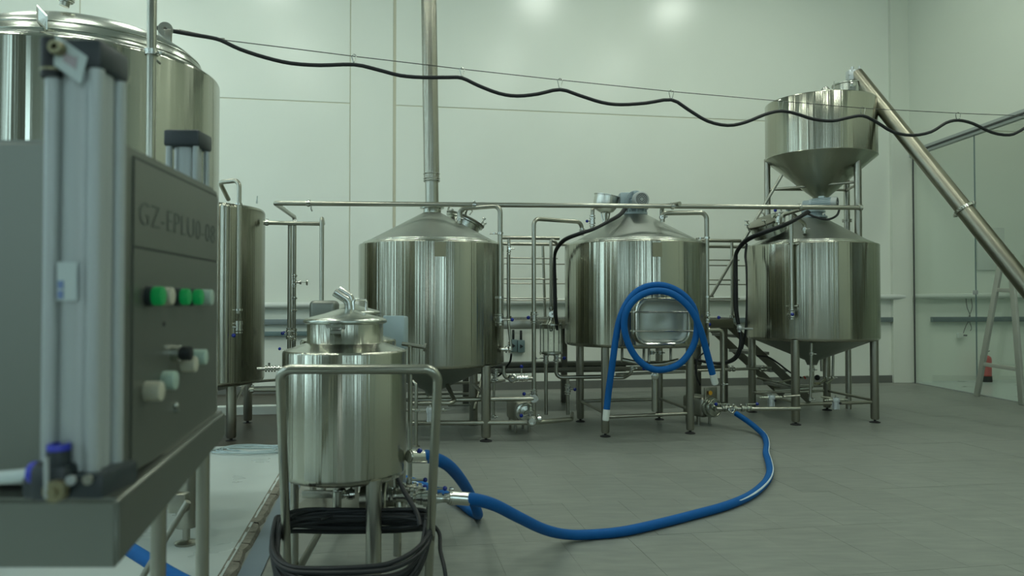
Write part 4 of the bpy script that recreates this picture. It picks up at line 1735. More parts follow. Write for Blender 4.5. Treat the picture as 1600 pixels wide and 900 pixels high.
a = wall_at(300, 479)
b = wall_at(1420, 463.5)
d = (b - a)
pipe(sv_, [a - d * .15, b + d * .52], .043, 0, 'pipe', 'white')
mb = MB()
for k in range(9):
    p = a + d * (-.1 + k * .18)
    mb.rbox(p + VAX * .03, (.03, .08, .11), .005, RM)
mb.build('pipe_clips', M['white'], sv_)
ct = thing('cable_tray', 'grey cable trunking fixed low along the back wall', 'trunking', R(3, WALL_V - .04, .9))
ue = on_wall(1397) - .02
MB().rbox(R((ue - 4.7) / 2, WALL_V - .045, .955), (ue + 4.7, .06, .07), .004, RM).build('trunking', M['tray'], ct)
ub_ = on_wall(1452)
t = thing('cable_tray', 'grey cable trunking on the back wall of the room behind the glass', 'trunking', R(ub_ + 2, WALL_V - .04, .9))
MB().rbox(R(ub_ + 2, WALL_V - .045, .955), (4.0, .06, .075), .004, RM).build('trunking', M['tray'], t)
t = thing('cable_tray', 'second darker trunking on the back wall, below the upper one at far left', 'trunking', R(-2.4, WALL_V - .04, .78))
MB().rbox(R(-2.4, WALL_V - .045, .80), (4.2, .06, .06), .004, RM).build('trunking', M['teal'], t)
# junction boxes between left and middle tank
for px, nm in ((814, 'right one of two teal junction boxes on the wall beside the left kettle'), (802, 'left one of two teal junction boxes, at the left kettle edge')):
    p = wall_at(px, 541 if px == 814 else 540, .05)
    t = thing('junction_box', nm, 'junction box', p)
    MB().rbox(p, (.10, .07, .17), .008, RM).build('enclosure', M['teal'], t)
    mb = MB()
    q = p - VAX * .04
    mb.poly_extrude([q + Vector((-.02, 0, -.03)), q + Vector((.025, 0, 0)), q + Vector((-.02, 0, .03))], VAX * -.004)
    mb.build('isolator_mark', M['black'], t, 0)
    MB().rbox(p + Z * .15, (.03, .03, .14), .004, RM).build('cable_entry', M['black'], t)
# black duct under the platform
t = thing('cable_duct', 'dark horizontal cable duct under the platform behind the tanks', 'trunking', R(1.2, 9.3, .38))
MB().rbox(R(1.4, 9.22, .42), (3.2, .14, .13), .01, RM).build('duct', M['darkgrey'], t)
# behind the glass
wp_ = wall_at(1500, 524, .03)
t = thing('wall_socket', 'white wall socket box behind the glass partition', 'socket', wp_)
MB().rbox(wp_, (.09, .05, .08), .006, RM).build('box', M['white'], t)
MB().rbox(wp_ + UAX * .07 - VAX * .02, (.06, .03, .025), .004, RM).build('plug', M['darkgrey'], t)
mb = MB()
mb.tube(spline([wall_at(1509, 463, .05), wall_at(1511, 480, .05), wall_at(1516, 495, .05), wall_at(1509, 510, .05), wall_at(1505, 521, .05)], 5), .005, 0, 6)
mb.tube(spline([wall_at(1517, 463, .05), wall_at(1519, 480, .05), wall_at(1514, 497, .05), wall_at(1518, 512, .05), wall_at(1516, 517, .05)], 5), .005, 0, 6)
solo(mb, 'loose_wire', M['wire'], 'thin loose wires hanging from the wall pipe behind the glass', 'wire')
wp_ = wall_at(1548, 389, .02)
t = solo(MB().rbox(wp_, (.48, .02, .66), .004, RM), 'pale_panel', M['white'], 'pale blank panel on the wall behind the glass, beside the auger', 'board')  # plain pale rectangle set flat on the far wall
# fire extinguisher behind the glass
q = wall_at(1541, 604, .22)
q.z = 0
fe = thing('fire_extinguisher', 'red fire extinguisher standing on the floor behind the glass', 'extinguisher', q)
zt_ = .40
MB().lathe(q, [(0, .09), (.078, .09), (.078, zt_ - .05), (.07, zt_ - .02), (.045, zt_), (.02, zt_ + .012), (.02, zt_ + .03), (0, zt_ + .03)], 28).build('cylinder', M['red'], fe)
MB().lathe(q, [(0, 0), (.08, 0), (.082, .01), (.082, .095), (0, .095)], 28).build('base_ring', M['black'], fe)
mb = MB()
mb.rbox(q + Z * (zt_ + .04), (.03, .03, .03), .005)
mb.tube([q + Z * (zt_ + .05), q + Vector((.06, 0, zt_ + .075))], .006, 0, 6)
mb.build('valve_head', M['black'], fe)
mb = MB().tube(spline([q + Vector((-.02, -.01, zt_ + .04)), q + Vector((-.08, -.02, zt_ + .02)), q + Vector((-.095, -.02, zt_ - .08)), q + Vector((-.09, -.02, .18))], 6), .009, 0, 8).build('hose', M['black'], fe)

# A-frame trestle close to the glass
def tr_pt(px, py, off=.07):
    # point on a plane parallel to the glass, off metres inside
    dx = (px - 800) / F_PX
    y = (XW0 - off + 11.55 * .0294) / (dx + .0294)
    return at(px, py, y)


af = thing('trestle', 'grey A-frame trestle standing by the glass under the auger', 'trestle', tr_pt(1560, 620))
tl, tr2 = tr_pt(1564, 408), tr_pt(1579, 398)
fl_, fr_ = tr_pt(1526, 617), tr_pt(1597, 631)
fl_.z = fr_.z = 0.0


def plank(parent, a, b, w_, th, name):
    d = (b - a).normalized()
    s = Vector((.0294, -1, 0)).normalized()
    s = (s - d * s.dot(d)).normalized()
    n = d.cross(s)
    m3 = Matrix((s, n, d)).transposed()
    return MB().rbox((a + b) / 2, (w_, th, (b - a).length), .004, m3).build(name, M['trestle'], parent)


plank(af, fl_, tl, .085, .035, 'leg')
plank(af, fr_, tr2, .085, .035, 'leg')
plank(af, tr_pt(1558, 453), tr_pt(1582, 454), .05, .03, 'crossbar')
plank(af, tr_pt(1537, 569), tr_pt(1590, 577), .05, .03, 'crossbar')

# ------------------------------------------------------------------ cleaning trolley in front: two small tanks, frame, pump
CT = Vector((-.672, 3.10, 0))
tr = thing('cleaning_trolley', 'steel cleaning trolley with two small lidded tanks and a tubular handle frame', 'trolley', Vector((-.7, 3.3, 0)))


def small_tank(c, dz=0.0, ajar=0.0):
    prof = []
    for k in range(7):
        a = PI / 2 * k / 6
        prof.append((.244 - .03 + .03 * math.sin(a), .51 + .03 - .03 * math.cos(a) + dz))
    prof.append((.244, .75 + dz))
    prof += [(.244, 1.003 + dz), (.242, 1.010 + dz), (.236, 1.014 + dz)]
    MB().lathe(c, prof, 96).build('tank_shell', M['cart'], tr, 60)
    MB().lathe(c, [(.236, 1.014 + dz), (.20, 1.026 + dz), (.153, 1.042 + dz)], 96).build('tank_shoulder', M['rim'], tr, 60)
    MB().lathe(c, [(.214, .51 + dz), (.05, .47 + dz), (0, .47 + dz)], 64).build('tank_underside', M['cone'], tr, 60)
    nk = MB().lathe(c, [(.156, 1.040 + dz), (.150, 1.044 + dz), (.150, 1.128 + dz), (.146, 1.128 + dz), (.146, 1.06 + dz)], 72).build('neck', M['cart'], tr, 60)
    ld = c + Z * ajar
    lid = MB().lathe(ld, [(.154, 1.118 + dz), (.163, 1.122 + dz), (.166, 1.128 + dz), (.162, 1.136 + dz), (.15, 1.142 + dz), (.08, 1.160 + dz), (.03, 1.176 + dz), (0, 1.178 + dz)], 72).build('lid', M['rim'], tr, 60)
    return nk, lid


nk, lid = small_tank(CT)
pts = [CT + Vector((.014, 0, 1.17)), CT + Vector((.012, 0, 1.21)), CT + Vector((-.04, -.02, 1.245))]
MB().tube(pts, .016, .035, 14).build('elbow', M['bright'], lid)
mb = MB()
q = CT + Vector((.0, -.158, 1.10))
mb.rbox(q + Z * .004, (.042, .012, .034), .004)
mb.cyl(q + Vector((-.036, -.008, .012)), q + Vector((.036, -.008, .012)), .006, None, 8)
mb.cyl(q + Vector((-.02, -.012, -.01)), q + Vector((.02, -.012, -.01)), .008, None, 8)
mb.rbox(q + Z * .03, (.05, .02, .008), .002)
mb.build('latch', M['bright'], nk)
MB().tube([CT + Vector((.02, .06, 1.165)), CT + Vector((.02, .06, 1.215)), CT + Vector((.075, .05, 1.215)), CT + Vector((.075, .05, 1.17))], .005, .012, 8).build('lid_handle', M['bright'], lid)
CT2 = Vector((-.85, 4.0, 0))
nk2, lid2 = small_tank(CT2, .0, .022)
MB().tube([CT2 + Vector((.014, 0, 1.19)), CT2 + Vector((.01, 0, 1.235)), CT2 + Vector((-.05, -.01, 1.275))], .017, .03, 14).build('elbow', M['bright'], lid2)
# control box between the lids
mb = MB()
q = at(507, 486, 3.62)
mb.rbox(q, (.125, .10, .10), .022, None, 4)
mb.cyl(Vector((q.x, q.y, .3)), Vector((q.x, q.y, q.z - .04)), .012, None, 10)
mb.build('control_box', M['cabinet'], tr)
# handle frame leaning towards the camera at the top
hl, hr = at(437.5, 577, 2.52), at(684.5, 577, 2.52)
hr.z = hl.z
bl, br = at(447.5, 852, 2.80), at(672, 852, 2.80)
bl = hl + (bl - hl) * ((hl.z - .14) / (hl.z - bl.z))
br = hr + (br - hr) * ((hr.z - .14) / (hr.z - br.z))
MB().tube([bl, hl, hr, br], .0160, .042, 18, True, 10).build('handle_frame', M['pipe'], tr)
# chassis, legs and castors
zc_ = .14
mb = MB()
xs = (-.96, -.44)
mb.tube([bl, br], .015, 0, 12)
mb.tube([bl, Vector((bl.x - .12, 4.3, zc_)), Vector((br.x - .12, 4.3, zc_)), br], .015, .03, 12)
mb.build('chassis', M['leg'], tr)
for (px, Y) in ((584, 2.93), (460, 3.12), (648, 3.25)):
    q = at(px, 800, Y)
    if px == 648:
        q.x = CT.x + .19
    MB().cyl(Vector((q.x, q.y, zc_)), Vector((q.x, q.y, .53)), .030 if px == 584 else .017, None, 20).build('leg', M['leg'], tr)
for dx, dy in ((-.15, -.12), (.15, -.12), (0, .18)):
    MB().cyl(CT2 + Vector((dx, dy, zc_)), CT2 + Vector((dx, dy, .53)), .017, None, 14).build('leg', M['leg'], tr)
for p in (bl, br, Vector((bl.x - .1, 4.25, zc_)), Vector((br.x - .14, 4.25, zc_))):
    cw = MB()
    cw.cyl(Vector((p.x - .015, p.y, .055)), Vector((p.x + .015, p.y, .055)), .055, None, 20)
    cw.cyl(Vector((p.x, p.y, .10)), Vector((p.x, p.y, .14)), .014, None, 8)
    cw.build('castor', M['black'], tr)
MB().rbox(Vector((-.72, 3.35, .30)), (.46, .55, .012), .003).build('shelf_plate', M['leg'], tr)
MB().rbox(at(505, 772, 3.1), (.17, .02, .03), .003).build('stay_plate', M['leg'], tr)
# outlet pipes below the tank
q = CT + Z * .48
mb = MB()
mb.tube([CT + Vector((-.02, -.05, .49)), CT + Vector((-.02, -.05, .36)), CT + Vector((.08, -.02, .33)), CT + Vector((.22, .0, .33)), at(623, 780, 3.12)], .017, .05, 14)
mb.tube([at(528, 768, 3.0), at(528, 806, 3.0), at(600, 811, 3.0)], .014, .03, 12)
mb.build('outlet_pipe', M['pipe'], tr)
clamp(tr, at(531, 771, 3.03), Z, .018)
clamp(tr, at(548, 772, 3.05), UAX, .014)
# pump: motor disc, valves, reducer
yy0 = 3.12
pz = at(600, 779, yy0)
mb = MB()
mb.lathe(at(603, 779, yy0), [(0, -.10), (.055, -.10), (.055, -.02), (.066, -.018), (.068, 0), (.062, .006), (0, .006)], 32, (1, 0.05, 0))
mb.build('pump_housing', M['leg'], tr)
mb = MB()
mb.lathe(at(604, 780, yy0), [(.03, 0), (.03, .035), (.02, .04), (.02, .05)], 24, (1, 0, 0))
mb.cyl(at(604, 779, yy0), at(665, 778, yy0), .017, None, 16)
mb.build('pump_outlet', M['pipe'], tr)
for px in (610, 657, 661):
    clamp(tr, at(px, 778, yy0), Vector((1, 0, 0)), .018)
valve(tr, at(627, 775, yy0), Vector((1, 0, 0)), .021, Vector((1, -.05, .10)), .085, True, .0098)
valve(tr, at(639, 765, yy0 + .06), Vector((1, 0, 0)), .018, Vector((1, 0, .0)), .06, True, .0098)
valve(tr, at(679, 774, yy0), Vector((1, 0, 0)), .006, Vector((1, 0, 0)), .035, True, .0098)
mb = MB()
a0 = at(663, 779, yy0)
mb.lathe(a0, [(0, -.002), (.033, -.002), (.033, .03), (.027, .034), (.02, .05), (.0165, .075), (.0165, .10), (.02, .112), (0, .112)], 32, (1, 0, 0))
mb.build('reducer', M['bright'], tr)
clamp(tr, at(705, 779, yy0), Vector((1, 0, 0)), .017)
mb = MB()
mb.cyl(at(636, 713, 3.1), at(640, 713, 3.1), .022, None, 20)
mb.cyl(at(630, 713, 3.12), at(640, 713, 3.1), .016, None, 16)
mb.build('inlet_stub', M['pipe'], tr)
mb = MB()
mb.tube([at(636, 703.5, 3.08), at(652, 703.5, 3.08)], .004, 0, 8)
mb.build('inlet_handle', M['bright'], tr)
MB().ball(at(656, 704, 3.08), .0105, 14).build('knob', M['knob'], tr)
MB().ball(at(650, 707, 5.2), .001, 4)
# black supply lead dropping from the tank to the coil
mb = MB()
mb.tube(spline([at(622, 748, 2.98), at(630, 765, 2.95), at(642, 785, 2.9), at(652, 803, 2.86), at(657, 822, 2.82)], 6), .009, 0, 10)
mb.build('supply_lead', M['black'], tr)
# side pipe with plug end sticking out to the right above the shoulder
pz_ = thing('tank_gauge_arm', 'short steel tube with a round end sticking out right of the trolley tanks', 'pipe', at(640, 543, 4.2))
a, b = at(628, 537, 4.2), at(664, 543, 4.2)
pipe(pz_, [a, b], .011, 0, 'tube')
MB().lathe(b, [(0, -.006), (.022, -.006), (.022, .006), (0, .006)], 20, (b - a)).build('end_disc', M['leg'], pz_)
pipe(pz_, [at(641, 541, 4.2), Vector((at(641, 541, 4.2).x, 4.2, .0))], .013, 0, 'stand')
# translucent sheet
mb = MB()
c_ = at(615, 521, 4.35)
mb.rbox(c_, (.118, .012, .20), .005, Matrix.Rotation(.1, 3, 'Z'))
s = mb
t = thing('plastic_container', 'pale translucent plastic container behind the trolley tank lid', 'container', Vector((c_.x, c_.y, 0)))
s.build('panel', M['tracing'], t)
MB().rbox(Vector((c_.x, c_.y + .10, c_.z)), (.116, .18, .19), .01, None).build('body', M['tracing'], t)
MB().rbox(Vector((c_.x, c_.y + .10, (c_.z - .1) / 2)), (.10, .14, c_.z - .1), .01, None).build('stand', M['leg'], t)

# coil of black cable hung on the frame's uprights
mb = MB()
rnd = random.Random(11)
cz = at(560, 840, 2.78).z
wl = (bl.x + br.x) / 2
for k in range(19):
    z0 = at(560, 808 + rnd.uniform(0, 30), 2.86).z
    dz_f = -.08 + rnd.uniform(-.075, .035)
    ww = .272 + rnd.uniform(-.012, .012)
    dp = .16 + rnd.uniform(-.02, .03)
    ph = rnd.uniform(0, 6)
    pts = []
    for i in range(28):
        a = 2 * PI * i / 28
        ca, sa = math.cos(a), math.sin(a)
        # squared-off loop hanging over both uprights, back strand high, front strand sagging
        sx = math.copysign(abs(ca) ** .55, ca)
        x = wl + ww * sx
        y = 2.80 + dp * sa * (1 if sa > 0 else 1.25)
        z = z0 + .012 * math.sin(2 * a + ph)
        if sa < 0:
            z += dz_f * (abs(sa) ** 1.2) - .05 * abs(sa)
        else:
            z += .01 * math.cos(a * 2)
        pts.append(Vector((x, y, z)))
    pts.append(pts[0].copy())
    mb.tube(spline(pts, 3), .0085, 0, 8)
pts = [at(500, 812, 2.9), at(530, 805, 2.95), at(580, 809, 2.95), at(620, 815, 2.95), at(660, 812, 2.92), at(685, 830, 2.85), at(688, 860, 2.75), at(694, 885, 2.68), at(697, 905, 2.66)]
mb.tube(spline(pts, 5), .0075, 0, 8)
pts = [at(440, 822, 2.85), at(470, 806, 2.95), at(520, 801, 3.0), at(570, 804, 3.0), at(610, 813, 2.98)]
mb.tube(spline(pts, 5), .0085, 0, 8)
solo(mb, 'cable_coil', M['black'], 'thick coil of black cable hung around the trolley handle frame', 'cable')

# ------------------------------------------------------------------ blue hoses
HR = .0255


def hose(label, pts, r=HR, ferr0=None, ferr1=None, stripe=None, base=None, lenf=.085, n=8):
    P = spline(pts, n)
    t = thing('blue_hose', label, 'hose', base if base is not None else P[len(P) // 2])
    MB().tube(P, r, 0, 18).build('tube', M['blue'], t)
    for f, e, e2 in ((ferr0, P[0], P[1]), (ferr1, P[-1], P[-2])):
        if f:
            d = (e2 - e).normalized()
            mb = MB()
            mb.cyl(e - d * lenf * .55, e + d * lenf * .35, r * 1.06, None, 22)
            mb.cyl(e - d * lenf * .62, e - d * lenf * .54, r * .9, None, 22)
            mb.build('ferrule', M['bright'] if f == 1 else M['white'], t)
    if stripe:
        i0, i1, off = stripe
        seg = P[i0:i1]
        mb = MB()
        offs = []
        for k, p in enumerate(seg):
            a = seg[max(0, k - 1)]
            b = seg[min(len(seg) - 1, k + 1)]
            d = (b - a).normalized()
            side = d.cross(Z).normalized()
            offs.append(p + (side * off[0] + Z * off[1]).normalized() * (r * .72))
        mb.tube(offs, [r * .36 * min(1, (k + 1) / 30) for k in range(len(offs))], 0, 8)
        mb.build('stripe', M['stripe'], t)
    return t


z_ = HR
hA = [at(722, 779, 3.12), at(745, 781, 3.14), at(775, 790, 3.24), at(810, 808, 3.42), at(850, 827, 3.66), at(885, 835, 3.86)]
hA += [flo(x, y, z_) for x, y in ((925, 835), (975, 830), (1030, 818), (1085, 804), (1135, 790), (1172, 774), (1195, 755), (1203, 738), (1201, 722), (1197, 708), (1198, 694), (1194, 681))]
hA += [at(1183, 670, 7.05) + Z * .0, at(1168, 658, 7.2), at(1150, 646, 7.32)]
for p in hA:
    p.z = max(p.z, z_)
hose('long blue hose curving across the floor from the trolley to the pump', hA, HR, 1, 0, (60, 152, (1, .55)), Vector((hA[9].x, hA[9].y, 0)))
hB = [at(655, 713, 3.1), at(672, 714, 3.14), at(700, 727, 3.3), at(722, 752, 3.6), at(738, 780, 3.9), at(746, 800, 4.05)]
hB += [flo(746, 806, z_) + Vector((0, .02, 0)), flo(735, 798, z_), flo(715, 783, z_), flo(690, 770, z_), flo(660, 758, z_), flo(635, 749, z_), flo(600, 742, z_), flo(560, 738, z_)]
for p in hB:
    p.z = max(p.z, z_)
hose('short blue hose looping from the trolley tank side down to the floor and back', hB, HR * 1.02, 1, 0, (56, 96, (-1, .6)), Vector((hB[6].x, hB[6].y, 0)))
o6 = lambda x, y, Y: at(920 + x / 5, 420 + y / 5, Y)
hC = [o6(137, 1130, 6.62), o6(150, 1000, 6.62), o6(165, 880, 6.60), o6(190, 700, 6.57), o6(212, 540, 6.56), o6(240, 400, 6.55), o6(290, 280, 6.56), o6(360, 190, 6.57), o6(450, 140, 6.58), o6(560, 128, 6.58), o6(660, 155, 6.58), o6(750, 215, 6.58), o6(815, 300, 6.58), o6(845, 420, 6.58), o6(835, 540, 6.57), o6(790, 650, 6.56), o6(710, 740, 6.55), o6(600, 785, 6.54), o6(490, 780, 6.53), o6(390, 715, 6.52), o6(320, 610, 6.51), o6(280, 480, 6.50), o6(285, 360, 6.49), o6(340, 260, 6.49), o6(430, 195, 6.50), o6(540, 172, 6.51), o6(650, 195, 6.51), o6(750, 265, 6.50), o6(820, 355, 6.50), o6(870, 470, 6.52), o6(905, 590, 6.56), o6(940, 720, 6.60), o6(975, 850, 6.64)]
hose('blue hose coiled in a loop around the middle tank\'s manway door', hC, .0285, 2, 2, None, C2 + Vector((0, -.9, .4)), .10)
hD = [at(203, 858, 2.62), at(230, 875, 2.55), at(262, 895, 2.48), at(300, 915, 2.42), at(340, 930, 2.38)]
for p in hD:
    p.z = max(p.z, .05)
hd = hose('blue hose end poking out below the control cabinet at lower left', hD, .0235, 0, 0, None, hD[2] * 1.0)
d = (hD[2] - hD[1]).normalized()
MB().cyl(at(248, 885.5, 2.51) - d * .004, at(248, 885.5, 2.51) + d * .004, .0245, None, 20).build('band', M['stripe'], hd)

# ------------------------------------------------------------------ black cables at the tanks
def cable(name, label, pts, r, parts=1):
    mb = MB()
    for k in range(parts):
        o = Vector((.013 * k, .01 * k, -.004 * k))
        mb.tube(spline([p + o * math.sin(i * .8 + k) for i, p in enumerate(pts)], 6), r, 0, 10)
    return solo(mb, name, M['black'], label, 'cable')


cable('motor_cable', 'black cable from the middle tank motor down its left side', [at(976, 325, 7.3), at(968, 335, 7.15), at(950, 346, 7.0), at(928, 358, 6.95), at(905, 366, 6.95), at(882, 376, 7.1), at(869, 392, 7.3), at(866, 410, 7.4), at(866, 450, 7.45), at(867, 490, 7.45), at(871, 515, 7.5)], .0145, 2)
cable('motor_cable', 'black cable from the right tank motor down its left side into a bundle', [at(1262, 330, 7.6), at(1250, 338, 7.5), at(1225, 352, 7.42), at(1195, 364, 7.4), at(1168, 376, 7.6), at(1153, 392, 7.8), at(1149, 410, 7.85), at(1148, 450, 7.85), at(1149, 485, 7.85), at(1155, 515, 7.85), at(1158, 540, 7.85), at(1150, 560, 7.9), at(1130, 568, 7.95), at(1105, 566, 8.0), at(1080, 560, 8.1)], .0150, 3)
cable('thin_cable', 'thin black cable hanging at the left edge of the right tank', [at(1166, 380, 7.9), at(1164, 400, 7.9), at(1166, 420, 7.85), at(1167, 470, 7.85), at(1166, 515, 7.85), at(1160, 545, 7.95)], .008, 2)
cable('motor_cable', 'short black cable looping under the right tank motor', [at(1312, 326, 7.72), at(1307, 337, 7.6), at(1292, 343, 7.55), at(1274, 339, 7.55), at(1262, 334, 7.6)], .011)
cable('floor_cable', 'black cable drooping behind the right tank legs to the stair', [at(1183, 556, 8.0), at(1200, 558, 8.1), at(1215, 567, 8.2), at(1235, 582, 8.3), at(1252, 590, 8.3)], .009)
cable('outlet_cable', 'black cable dropping from the left kettle side outlet', [at(799, 553, 7.25), at(797, 565, 7.3), at(790, 575, 7.35), at(782, 585, 7.4), at(770, 592, 7.5)], .010)
cable('pump_cable', 'black cable running down to the back of the transfer pump', [at(1106, 520, 7.75), at(1106, 545, 7.75), at(1090, 560, 7.75), at(1088, 585, 7.7), at(1094, 602, 7.72)], .009)
# bluish-grey thermometer head on the right tank's left side
th = thing('sensor_head', 'bright cast sensor head on the left side of the right tank', 'sensor', at(1156, 513, 7.8))
mb = MB()
mb.ball(at(1156, 513, 7.8), .030, 14)
mb.cyl(at(1156, 513, 7.8), at(1176, 514, 7.85), .010, None, 10)
mb.cyl(at(1155, 519, 7.8), at(1155, 507, 7.8), .018, None, 10)
mb.build('head', M['castalu'], th)

# middle tank underside: manifold of small pipes
mf = thing('drain_manifold', 'ring of short drain pipes and valves under the middle tank', 'pipe', Vector((C2.x, C2.y, .5)))
mb_pts = [(972, 562, 7.0), (990, 566, 7.0), (1010, 570, 7.0), (1035, 569, 7.0), (1060, 563, 7.0)]
pipe(mf, [at(*p) for p in mb_pts], .020, .04, 'header')
for px in (972, 1006, 1014, 1048):
    pipe(mf, [at(px, 543, 7.05), at(px, 566, 7.02)], .012, 0, 'drop')
for px in (1018, 1031):
    clamp(mf, at(px, 551, 7.1), Z, .02)
pipe(mf, [at(988, 572, 7.05), at(986, 583, 7.05), at(975, 590, 7.1), at(958, 590, 7.1)], .017, .04, 'elbow_pipe')
clamp(mf, at(988, 575, 7.05), Z, .018)
pipe(mf, [at(962, 585, 7.5), at(1070, 581, 7.6)], .013, 0, 'rear_pipe')
mb = MB()
mb.lathe(at(1023, 587, 6.95), [(.015, 0), (.034, 0), (.036, .012), (.02, .024), (0.0, .024)], 24, (0, -1, 0))
mb.build('port', M['bright'], mf)
pipe(mf, [at(1023, 587, 7.0), Vector((at(1023, 587, 7.0).x, 7.0, .22))], .028, 0, 'centre_leg')
MB().ball(at(1006, 576, 6.98), .015, 12).build('knob', M['knob'], mf)
# pipe with knobs behind, lower left of right tank
bpp = thing('back_pipe', 'shaded horizontal pipe with valve unions low between the middle and right tanks', 'pipe', at(1130, 580, 8.4))
pipe(bpp, [at(1090, 579, 8.3), at(1205, 575, 8.4)], .015, 0)
for px in (1140, 1146, 1190, 1195):
    clamp(bpp, at(px, 577, 8.34), UAX, .017)
MB().ball(at(1108, 507, 7.6), .02, 12).build('knob', M['knob'], bpp)

# under-kettle clutter: gate and small pipes seen between the kettle legs
uk = thing('kettle_steam_line', 'small shaded pipes and valves under the left kettle', 'pipe', at(700, 620, 7.6))
pipe(uk, [at(690, 599, 8.0), at(765, 597, 8.0), at(790, 594, 8.0)], .014, 0)
pipe(uk, [at(640, 616, 7.7), at(760, 615, 7.7)], .012, 0)
pipe(uk, [at(700, 634, 7.5), at(735, 632, 7.5)], .009, 0)
pipe(uk, [at(772, 575, 7.2), at(771, 650, 7.2)], .012, .0)
clamp(uk, at(771, 594, 7.2), Z, .016)
clamp(uk, at(771, 651, 7.2), Z, .016)
pipe(uk, [at(668, 600, 7.1), at(668, 625, 7.1)], .012, 0)
valve(uk, at(775, 585, 7.2), Z, .014, Vector((.3, -1, 0)), .04, False)
q = at(606, 641, 6.35)
pipe(uk, [at(664, 641, 6.35), q, Vector((q.x, q.y, 0.0))], .013, .04)
mb = MB()
a, b = at(754, 585, 7.9), at(741, 640, 7.4)
mb.tube([a, b], .012, 0, 8)
mb.build('brace', M['leg'], uk)

# ------------------------------------------------------------------ overhead cable on a tension wire
def over(px, py):
    """the suspended line runs straight in plan from the storage tank to the right wall"""
    dx = (px - 800) / F_PX
    xa, ya, xb, yb = -1.88, 4.15, 3.87, 5.8
    s = (yb - ya) / (xb - xa)
    y = (ya - s * xa) / (1 - s * dx)
    return at(px, py, y)


wpts = [(300, 54), (345, 62), (450, 75), (553, 88), (722, 108), (875, 125), (1049, 143), (1220, 158), (1348, 169), (1497, 177), (1600, 181), (1700, 183)]
P = [over(*p) for p in wpts]
e = P[-1] + (P[-1] - P[-2]).normalized() * 1.0
k_ = (xw(P[-1].y) - P[-1].x) / max(.01, (P[-1] - P[-2]).x)
e = P[-1] + (P[-1] - P[-2]) * k_
e.x = xw(e.y) - .005
P.append(e)
mb = MB()
mb.tube(P, .0026, 0, 6)
solo(mb, 'tension_wire', M['wire'], 'thin straight steel wire stretched across the hall above the tanks', 'wire')
cpts = [(238, 42), (262, 47), (300, 54), (325, 58), (345, 63), (375, 77), (415, 90), (455, 99), (500, 102), (553, 101), (590, 109), (625, 118), (660, 121), (700, 121), (722, 122), (748, 134), (780, 146), (808, 150), (840, 147), (875, 140), (905, 149), (940, 160), (970, 163.5), (1010, 161), (1049, 156), (1075, 171), (1105, 189), (1137, 196), (1165, 191), (1195, 179), (1220, 173.5), (1245, 178), (1270, 186), (1300, 189), (1325, 184), (1348, 181), (1370, 191), (1395, 206), (1425, 211.5), (1455, 206), (1478, 192), (1497, 188), (1520, 193), (1550, 207), (1577, 211), (1595, 204), (1620, 190), (1660, 195)]
P = spline([over(*p) for p in cpts], 3)
last = P[-1]
P.append(Vector((xw(last.y + .6) - .02, last.y + .5, last.z + .0)))
mb = MB()
mb.tube(P, .0112, 0, 12)
solo(mb, 'overhead_cable', M['black'], 'thick black cable hanging in waves below the tension wire', 'cable')
for i, (px, y0, y1) in enumerate(((553, 86, 104), (722, 107, 125), (875, 124, 143), (1049, 142, 160), (1220, 157, 176), (1348, 168, 184), (1497, 177, 191))):
    mb = MB()
    a, b, c_, d_ = over(px - 4, y0 + 1), over(px + 4, y0 + 1), over(px + 1, y1), over(px - 1, y1)
    tp_ = over(px, y0 - 1.5)
    nrm = Vector((0, .013, 0))
    mb.tube([tp_, b, over(px + 1, y1 - 6) - nrm, c_, over(px - 1, y1 - 6) + nrm, a, tp_], .0024, .008, 6)
    where = ['first from the storage tank, left of the flue', 'beside the flue on its right', 'third from the storage tank', 'over the middle tank\'s right side', 'in front of the hopper\'s left part', 'in front of the hopper\'s right edge', 'last one, right of the auger'][i]
    solo(mb, 'wire_hook', M['bright'], 'small wire cable hook, ' + where, 'hook', 'hooks along the tension wire')
tb = thing('turnbuckle', 'small wire tensioner at the left end of the tension wire', 'turnbuckle', over(300, 52))
mb = MB()
mb.tube([over(262, 45), over(278, 47)], .0025, 0, 6)
mb.tube([over(276, 47), over(286, 50)], .006, 0, 8)
mb.tube([over(308, 54), over(318, 57)], .006, 0, 8)
mb.tube([over(280, 46), over(312, 53)], .0022, 0, 6)
mb.tube([over(281, 50), over(311, 57)], .0022, 0, 6)
mb.tube([over(318, 56), over(342, 60), over(356, 60), (over(344, 64))], .0035, .01, 6)
mb.build('body', M['leg'], tb)

# ------------------------------------------------------------------ control cabinet in the left foreground
XP = -.60
CY0, CY1 = 1.14, 1.64


def px_panel(x):
    return XP - (x * .0)


fm = thing('filling_machine', 'brushed steel control cabinet with green lamps and an air cylinder, left foreground', 'machine', Vector((-.95, 1.4, 0)))


def xpan(y):
    return -.585 - (y - 1.14) * .09


ZT = 1.445
ZB = .93
# upper housing
mb = MB()
b2 = bmesh.new()
v = [(-1.35, CY0, ZB), (xpan(CY0), CY0, ZB), (xpan(CY1), CY1, ZB), (-1.35, CY1, ZB)]
vv = [b2.verts.new(p) for p in v] + [b2.verts.new((p[0], p[1], ZT)) for p in v]
for f in ((0, 1, 2, 3), (4, 5, 6, 7), (0, 1, 5, 4), (1, 2, 6, 5), (2, 3, 7, 6), (3, 0, 4, 7)):
    b2.faces.new([vv[i] for i in f])
bmesh.ops.recalc_face_normals(b2, faces=b2.faces[:])
bmesh.ops.bevel(b2, geom=b2.edges[:], offset=.008, segments=3, affect='EDGES')
me = bpy.data.meshes.new('tmp')
b2.to_mesh(me)
b2.free()
mb.bm.from_mesh(me)
bpy.data.meshes.remove(me)
mb.build('housing', M['cabinet'], fm)
# door panel with seams
nx = Vector((1, .09, 0)).normalized()


